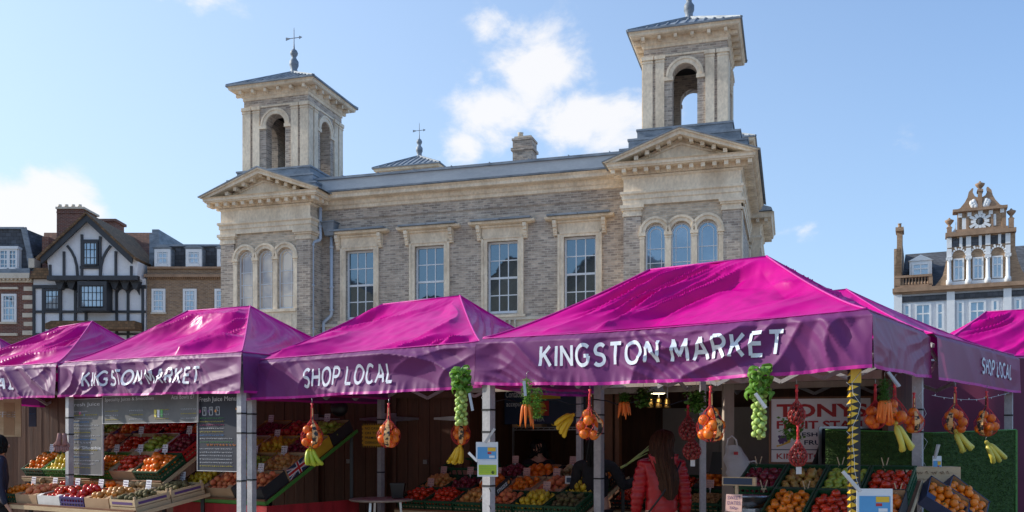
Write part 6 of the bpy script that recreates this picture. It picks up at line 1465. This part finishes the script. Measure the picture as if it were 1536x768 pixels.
p3 = Vector(G4['BR']); zz = [(.04*(-1)**k*rnd.uniform(.3,1.1)-.03, -.055, 2.0-.11*k+rnd.uniform(-.03,.03)) for k in range(13)]
o = thing('light_string', 'white fairy light wire criss-crossing the grey corner leg', 'fairy lights', (p3.x, p3.y, 0)); mb = MB(); mb.tube(zz, .0013, 4); mb.build('wire', M['white'], o)
p3 = Vector(G4['FL']); o = thing('light_string', 'fairy light wire winding down the central gazebo leg', 'fairy lights', (p3.x+.02, p3.y, 0)); mb = MB(); mb.tube([(.038*(-1)**k*rnd.uniform(.3,1), -.01, 2.0-.10*k+rnd.uniform(-.02,.02)) for k in range(12)], .0012, 4); mb.build('wire', M['white'], o)
mb = MB()
for k in range(9): mb.bar((.03*(-1)**k,-.052,1.45-.07*k),(.045*(-1)**k,-.06,1.42-.07*k),.006,.004)
mb.build('cable_tie', M['card_black'], o)
def sticker(px0, px1, py0, py1, d, label, main, kind='pay'):
    a = at(px0, py1, d); w_ = (px1-px0)/F*d; h_ = (py1-py0)/F*d; o = board_thing('notice_card', label, 'notice', a, (1,-.05,0), w_, h_, 'white', .004)
    patch(o, w_*.07, w_*.93, h_*.12, h_*.74, main)
    if kind == 'pay':
        words(o, 'Contactless', w_*.10, h_*.60, w_*.40, h_*.10, 'ink_navy', .01); words(o, 'Accepted', w_*.12, h_*.43, w_*.34, h_*.10, 'ink_navy', .01); words(o, 'Here', w_*.2, h_*.26, w_*.2, h_*.10, 'ink_navy', .01)
        patch(o, w_*.53, w_*.90, h_*.52, h_*.72, 'yellow', 'yellow_print', .005); patch(o, w_*.53, w_*.7, h_*.38, h_*.48, 'ink_red', 'red_print', .005); patch(o, w_*.6, w_*.85, h_*.18, h_*.30, 'white', 'white_print', .005)
    else:
        for k in range(4): scribble(o, w_*.12, h_*(.6-.12*k), w_*.7, h_*.07, 'ink_green', k)
        disc(o, w_*.76, h_*.27, h_*.10, 'card_black')
    return o
sticker(714, 747, 663, 692, 7.5, 'blue payment notice clipped on the central gazebo leg', 'blue_sticker')
sticker(716, 747, 691, 715, 7.49, 'lime green notice below the blue one on the central leg', 'lime_sticker', 'x')
sticker(1285, 1338, 733, 775, 5.85, 'large contactless payment notice clipped to the near fruit trestle', 'blue_sticker')
sticker(1399, 1412, 684, 712, 7.3, 'small payment notice beside the grey corner leg', 'blue_sticker')
for (a, b_, d, lb) in (((728,664),(742,643),7.45,'white clip leaning right above the blue notice'),((703,679),(716,692),7.45,'white clip pointing left beside the blue notice'),((1264,707),(1290,737),5.8,'long white clip above the large payment notice'),((1402,688),(1407,667),7.25,'short white clip above the small payment notice'),((1133,590),(1148,612),6.15,'grey peg beside the long sprout stalk'),((704,590),(709,616),7.4,'grey peg beside the left sprout stalk'),((786,572),(788,594),7.0,'grey peg in the sunlit carrot tops'),((1332,558),(1348,580),6.2,'blue grey peg over the large carrot bunch')):
    A, B = at(*a, d), at(*b_, d-.03); o = thing('clip', lb, 'clip', A); mb = MB(); mb.bar((0,0,0), B-A, .022, .006, up=(0,1,0)); mb.bar((0,-.008,0), (B-A)+Vector((0,-.02,0)), .018, .004, up=(0,1,0)); mb.build('clip', M['lead_pale'], o)
o = thing('carrier_bag', 'white plastic carrier bag hanging from the pale timber post', 'bag', at(1098, 668, 8.9)); mb = MB()
def bag(u, v):
    a = u*math.tau; w_ = .06+.10*math.sin(v*1.6)*(1-.35*v) + .02*nz(u*5, v*4, 1); return Vector((.10*v+w_*math.cos(a)+.02*nz(v*5,u*7), .05*math.sin(a)+.02*nz(u*6, v*5, 4), -.34*v+.03*nz(u*3, v*2, 8)))
mb.grid(bag, 36, 22); mb.build('bag', pm('thin_white_plastic', (.72,.70,.70), (.6,.58,.58), 6, .35, .3, trans=.3, dist=.03), o)
mb = MB(); mb.tube([(-.05,0,-.02),(-.04,0,.06),(.0,0,.09),(.04,0,.05),(.05,0,-.02)], .008, 6); mb.tube([(.14,0,-.16),(.22,0,-.15),(.25,0,-.20),(.16,0,-.24)], .008, 6); mb.build('handle', M['card_white'], o)
mb = MB(); mb.box(.0,.04,-.075,-.072,-.09,-.06); mb.build('red_print', M['ink_red'], o)
o = thing('work_gloves', 'pair of pinkish work gloves hanging from the left gazebo leg', 'gloves', at(93, 650, 9.95)); gm = pm('glove_fabric', (.36,.19,.17), (.28,.14,.13), 20, .9, .2)
for s_ in (-1, 1):
    mb = MB(); mb.tube([(s_*.025,0,0),(s_*.03,0,-.06),(s_*.035,-.01,-.13)], [.022,.026,.034], 8)
    for k in range(4): mb.tube([(s_*.035+(k-1.5)*.016,-.01,-.13),(s_*.035+(k-1.5)*.022,-.012,-.17),(s_*.035+(k-1.5)*.022,-.02,-.205+.012*abs(k-1.5))], [.011,.011,.008], 6)
    mb.tube([(s_*.05,-.01,-.09),(s_*.075,-.015,-.12),(s_*.08,-.015,-.145)], [.012,.011,.008], 6); mb.build('glove', gm, o)
mb = MB(); mb.tube([(-.03,0,0),(0,0,.05),(.03,0,0)], .002, 4); mb.build('cord', M['black_strap'], o)
hs = thing('hanging_sign', 'carved brown bracket sign jutting from the brick house at the left edge', 'sign', (SX(-6), 47.5, SZ(447))); mb = MB(); mb.prism([(-.4,0),(1.2,.04),(1.25,.2),(.9,.34),(.2,.55),(-.4,.6)], -.15, .15); mb.box(.2,1.1,-.2,.2,-.05,.0); mb.build('sign_body', pm('carved_gilt_wood', (.34,.23,.10), (.08,.06,.03), 9, .6, .4), hs); mb = MB(); mb.bar((-.5,0,.3),(-.5,2.5,.3),.08,.08); mb.build('bracket', M['beam'], hs)
o = thing('power_cable', 'black cable looping along the rail over the central kiosk', 'cable', at(740, 600, 8.9)); mb = MB(); mb.tube([(x*.12, 0, .03*math.sin(x*1.7)-.02) for x in range(18)], .006, 5); mb.tube([(.9,0,0),(.93,0,-.3),(.88,0,-.6)], .004, 5); mb.build('cable', M['black_strap'], o)
o = thing('speaker', 'round black fan lamp hanging in the corner of the SHOP LOCAL gazebo', 'lamp', at(509, 612, 10.6)); mb = MB(); mb.ball((0,0,0), .10, 14, (1,.6,1)); mb.build('housing', M['black'], o); mb = MB(); mb.tube([(.1*math.cos(a*.4)-.17, 0, .09*math.sin(a*.4)) for a in range(17)], .006, 5); mb.build('cable', M['black_strap'], o)

# ================================================================== PEOPLE
def skin_mesh(name, J, E, mat, parent=None, sub=2, root='pelvis', flat=None, post=None):
    me = bpy.data.meshes.new(name); ks = list(J); ix = {k: i for i, k in enumerate(ks)}
    me.from_pydata([J[k][0] for k in ks], [(ix[a], ix[b_]) for a, b_ in E], [])
    o = bpy.data.objects.new(name, me); COL.objects.link(o); o.modifiers.new('s', 'SKIN')
    for k in ks:
        r_ = J[k][1]; me.skin_vertices[0].data[ix[k]].radius = (r_, r_); me.skin_vertices[0].data[ix[k]].use_root = (k == root)
    sb = o.modifiers.new('u', 'SUBSURF'); sb.levels = sub; sb.render_levels = sub
    dg = bpy.context.evaluated_depsgraph_get(); dg.update(); nm = bpy.data.meshes.new_from_object(o.evaluated_get(dg)); bpy.data.objects.remove(o)
    for v_ in nm.vertices:
        c = v_.co
        if flat and flat[0] < c.z < flat[1] and abs(c.x) < .30: 
            k_ = min(1, (c.z-flat[0])/.08, (flat[1]-c.z)/.08); c.y *= 1-.28*k_
        if post: post(v_)
    nm.materials.clear(); nm.materials.append(mat); nm.polygons.foreach_set('use_smooth', [True]*len(nm.polygons)); nm.name = name
    o = bpy.data.objects.new(name, nm); COL.objects.link(o)
    if parent: o.parent = parent
    return o
def person(label, x, d, rz, h, mats, la=None, ra=None, hair='short', female=False, puff=False, seed=0, lean=0):
    """adult figure facing +y before turning; la / ra = (elbow, wrist) positions of left / right arm"""
    P = thing('person', label, 'person', (x, d, 0), rz); s = h/1.72
    la = la or ((-.25,.01,1.12),(-.25,.10,.88)); ra = ra or ((.25,.01,1.12),(.25,.10,.88)); sw = .150 if female else .185
    J = {}; E = []
    def j(k, p, r_, to=None): J[k] = (Vector(p)*s, r_*s); 
    j('pelvis',(0,0,.95),.135); j('waist',(0,0,1.10),.12 if female else .135); j('chest',(0,0,1.28),.145); j('uchest',(0,0,1.39),.10); j('neck',(0,0,1.48),.052); j('jaw',(0,.025,1.555),.062); j('head',(0,.01,1.62),.088); j('crown',(0,0,1.675),.068)
    E += [('pelvis','waist'),('waist','chest'),('chest','uchest'),('uchest','neck'),('neck','jaw'),('jaw','head'),('head','crown')]
    for t, S_, (el, wr) in (('l',-1,la),('r',1,ra)):
        el = Vector(el); wr = Vector(wr); dr = (wr-el).normalized()
        j(t+'sh',(S_*sw,0,1.405),.055); j(t+'el',el,.042); j(t+'wr',wr,.028); j(t+'hd',wr+dr*.055,.032); E += [('uchest',t+'sh'),(t+'sh',t+'el'),(t+'el',t+'wr'),(t+'wr',t+'hd')]
        sd_ = dr.cross(Vector((0,1,0))); sd_ = sd_.normalized() if sd_.length > .1 else Vector((1,0,0))
        up_ = sd_.cross(dr).normalized()
        for k in range(4):
            o_ = sd_*(k-1.5)*.019; ln = (.070,.082,.078,.062)[k]; a = wr+dr*.085+o_
            j('%sf%da' % (t,k), a, .010); j('%sf%db' % (t,k), a+dr*ln*.5+up_*.006, .0085); j('%sf%dc' % (t,k), a+dr*ln*.85+up_*.024, .0075); E += [(t+'hd','%sf%da' % (t,k)),('%sf%da' % (t,k),'%sf%db' % (t,k)),('%sf%db' % (t,k),'%sf%dc' % (t,k))]
        a = wr+dr*.035+sd_*.035*-S_; j(t+'t1', a, .012); j(t+'t2', a+dr*.035+sd_*.018*-S_, .0095); j(t+'t3', a+dr*.062+sd_*.020*-S_+up_*.01, .008); E += [(t+'hd',t+'t1'),(t+'t1',t+'t2'),(t+'t2',t+'t3')]
        j(t+'hip',(S_*.088,0,.88),.095); j(t+'kn',(S_*.10,.02,.50),.062); j(t+'an',(S_*.105,-.01,.09),.04); j(t+'to',(S_*.115,.13,.04),.035); E += [('pelvis',t+'hip'),(t+'hip',t+'kn'),(t+'kn',t+'an'),(t+'an',t+'to')]
    skin_mesh('body', J, E, mats['skin'], P, 2, flat=(.85*s,1.46*s))
    mb = MB()                                                     # ears and nose
    for S_ in (-1, 1): mb.ball(Vector((S_*.083,.0,1.60))*s, .020*s, 8, (.35,.7,1.2))
    mb.ball(Vector((0,.105,1.585))*s, .014*s, 8, (.8,1,1.4)); mb.build('face_features', mats['skin'], P)
    mb = MB()
    for S_ in (-1, 1): mb.ball(Vector((S_*.032,.088,1.615))*s, .011*s, 8)
    mb.build('eyes', M['black'], P)
    # jacket
    g_ = 1.0
    C = {'pelvis':(Vector((0,0,.90))*s,.155*s),'waist':(Vector((0,0,1.08))*s,.145*s),'chest':(Vector((0,0,1.26))*s,(.150 if female else .168)*s),'uchest':(Vector((0,0,1.395))*s,.118*s),'col':(Vector((0,0,1.475))*s,.07*s)}; EE = [('pelvis','waist'),('waist','chest'),('chest','uchest'),('uchest','col')]
    for t, S_, (el, wr) in (('l',-1,la),('r',1,ra)):
        el = Vector(el); wr = Vector(wr); C[t+'sh'] = (Vector((S_*sw*1.04,0,1.40))*s,.072*s); C[t+'m'] = ((Vector((S_*sw*1.04,0,1.40))*.5+el*.5)*s,.064*s); C[t+'el'] = (el*s,.058*s); C[t+'wr'] = (wr.lerp(el,.10)*s,.044*s)
        EE += [('uchest',t+'sh'),(t+'sh',t+'m'),(t+'m',t+'el'),(t+'el',t+'wr')]
    def quilt(v_):
        c = v_.co; n_ = v_.normal; z_ = c.z/s
        if puff: c += n_*(.013*abs(math.sin(z_*math.pi/.058))**.7 - .004 + .006*nz(c.x*9, c.y*9, z_*22))
        else: c += n_*(.010*nz(c.x*7, c.y*7+seed, z_*9)+.006*nz(c.x*22,c.y*22,z_*14))
    skin_mesh('jacket', C, EE, mats['coat'], P, 3, flat=(.80*s,1.46*s), post=quilt)
    if puff:                                                      # hood lying on the back
        mb = MB(); mb.grid(lambda u, v: Vector((.135*math.cos(u*math.pi)*(1-.45*v*v), -.075-.065*math.sin(u*math.pi)*(1-.2*v)-.01*nz(u*6,v*5), 1.50-.20*v*math.sin(u*math.pi)**.5-.03*math.sin(u*math.pi)))*s, 26, 14); mb.build('hood', mats['coat'], P)
        mb = MB(); mb.tube([Vector(q)*s for q in ((.15,-.10,1.43),(.07,-.165,1.30),(-.04,-.17,1.14),(-.16,-.10,.96))], .009*s, 6); mb.build('bag_strap', M['black_strap'], P)
    T = {'pelvis':(Vector((0,0,.93))*s,.142*s)}; TE = []
    for t, S_ in (('l',-1),('r',1)):
        T[t+'h'] = (Vector((S_*.09,0,.84))*s,.105*s); T[t+'k'] = (Vector((S_*.10,.015,.5))*s,.075*s); T[t+'a'] = (Vector((S_*.105,-.01,.12))*s,.06*s); TE += [('pelvis',t+'h'),(t+'h',t+'k'),(t+'k',t+'a')]
    skin_mesh('trousers', T, TE, mats['legs'], P, 2)
    for t, S_ in (('l',-1),('r',1)):
        mb = MB(); mb.ball(Vector((S_*.11,.06,.045))*s, .05*s, 10, (.85,2.3,.9)); mb.build('shoe', M['black'], P)
    mb = MB(); lh = {'short':.12,'long':.40}[hair]
    def hr(u, v):
        a = u*math.tau; back = .5-.5*math.sin(a)                  # 1 behind, 0 in front
        zt = 1.715; drop = (.10+lh*back**.7*(1 if back > .35 else .25))*v; top = min(1, v*4.2); rad = .100*math.sin(min(1, v*3.2)*math.pi/2)*(1+(-.15*max(0,v-.35)+(-.2*max(0,v-.8)) if hair == 'long' else -.25*max(0,v-.5)))
        w_ = .007*math.sin(a*13+nz(a,v*3)*5)+.004*math.sin(a*31+v*5); sway = (.05*max(0, v-.4)+.015*math.sin(v*9))*(hair == 'long')
        return Vector((( rad+w_)*math.cos(a)*(1 if v < .5 or hair == 'short' else 1.02)+sway, (rad*1.10+w_)*math.sin(a)*(1 if back > .4 else .92)-.012-(.085*min(1, max(0, v-.25)*2.5)*back if hair == 'long' else 0), zt-(.11*(1-math.cos(min(1, v*3.0)*math.pi/2))+max(0,v-.33)*1.5*(drop/v if v > 0 else 0))+.008*nz(a*3, v*6)))*s
    mb.grid(hr, 120, 36); mb.build('hair', mats['hair'], P)
    return P
flesh = pm('skin_tone', (.55,.30,.20), (.47,.24,.16), 8, .5, .05); coat_b = pm('black_wool_coat', (.010,.010,.013), (.018,.017,.02), 12, .9, .2); jean = pm('blue_denim', (.06,.11,.22), (.035,.07,.15), 40, .85, .2)
red_c = pm('red_padded_jacket', (.44,.008,.014), (.30,.006,.010), 14, .38, .15, spec=.5); hair_b = pm('dark_brown_hair', (.075,.028,.012), (.02,.008,.004), 30, .6, .3, sc3=(3,3,.25), spec=.2); hair_k = pm('black_hair', (.008,.007,.007), None, 20, .6, .1, spec=.2); navy_c = pm('navy_coat', (.02,.025,.055), (.012,.015,.035), 10, .8, .2)
px2 = lambda px, d: (px-CX)/F*d
person('woman seen from behind in a red padded jacket with long brown hair', px2(992,7.9), 7.9, R(4), 1.655, dict(skin=flesh, coat=red_c, legs=jean, hair=hair_b), la=((-.215,.0,1.13),(-.205,.14,.93)), ra=((.215,-.01,1.12),(.215,.06,.86)), hair='long', female=True, puff=True)
person('man in a black coat behind the dark leg reaching out a hand', px2(893,9.5), 9.5, R(-20), 1.60, dict(skin=flesh, coat=coat_b, legs=coat_b, hair=hair_k), ra=((.30,.10,1.17),(.42,.33,1.27)), hair='short')
person('vendor with long black hair and dark clothes inside the open kiosk', px2(808,10.9), 10.9, R(165), 1.58, dict(skin=flesh, coat=coat_b, legs=coat_b, hair=hair_k), hair='long', female=True)
person('shopper in a navy coat cut off by the left edge', px2(-2,10.3), 10.3, R(-60), 1.63, dict(skin=flesh, coat=navy_c, legs=coat_b, hair=hair_k), hair='short')
# leek held out between the two of them
o = thing('leek', 'leek held out between the man in black and the red jacket', 'leek', at(940, 697, 8.95)); mb = MB()
for k in range(5): mb.tube([(0,0,0),(.08+.01*k,0,.05+.012*k),(.20+.015*k,.01*k,.17+.012*k-.03*abs(k-2))], [.010,.008,.003], 6)
mb.tube([(-.06,0,-.03),(0,0,0)], .012, 8); mb.build('leaves', FM['stem'], o)
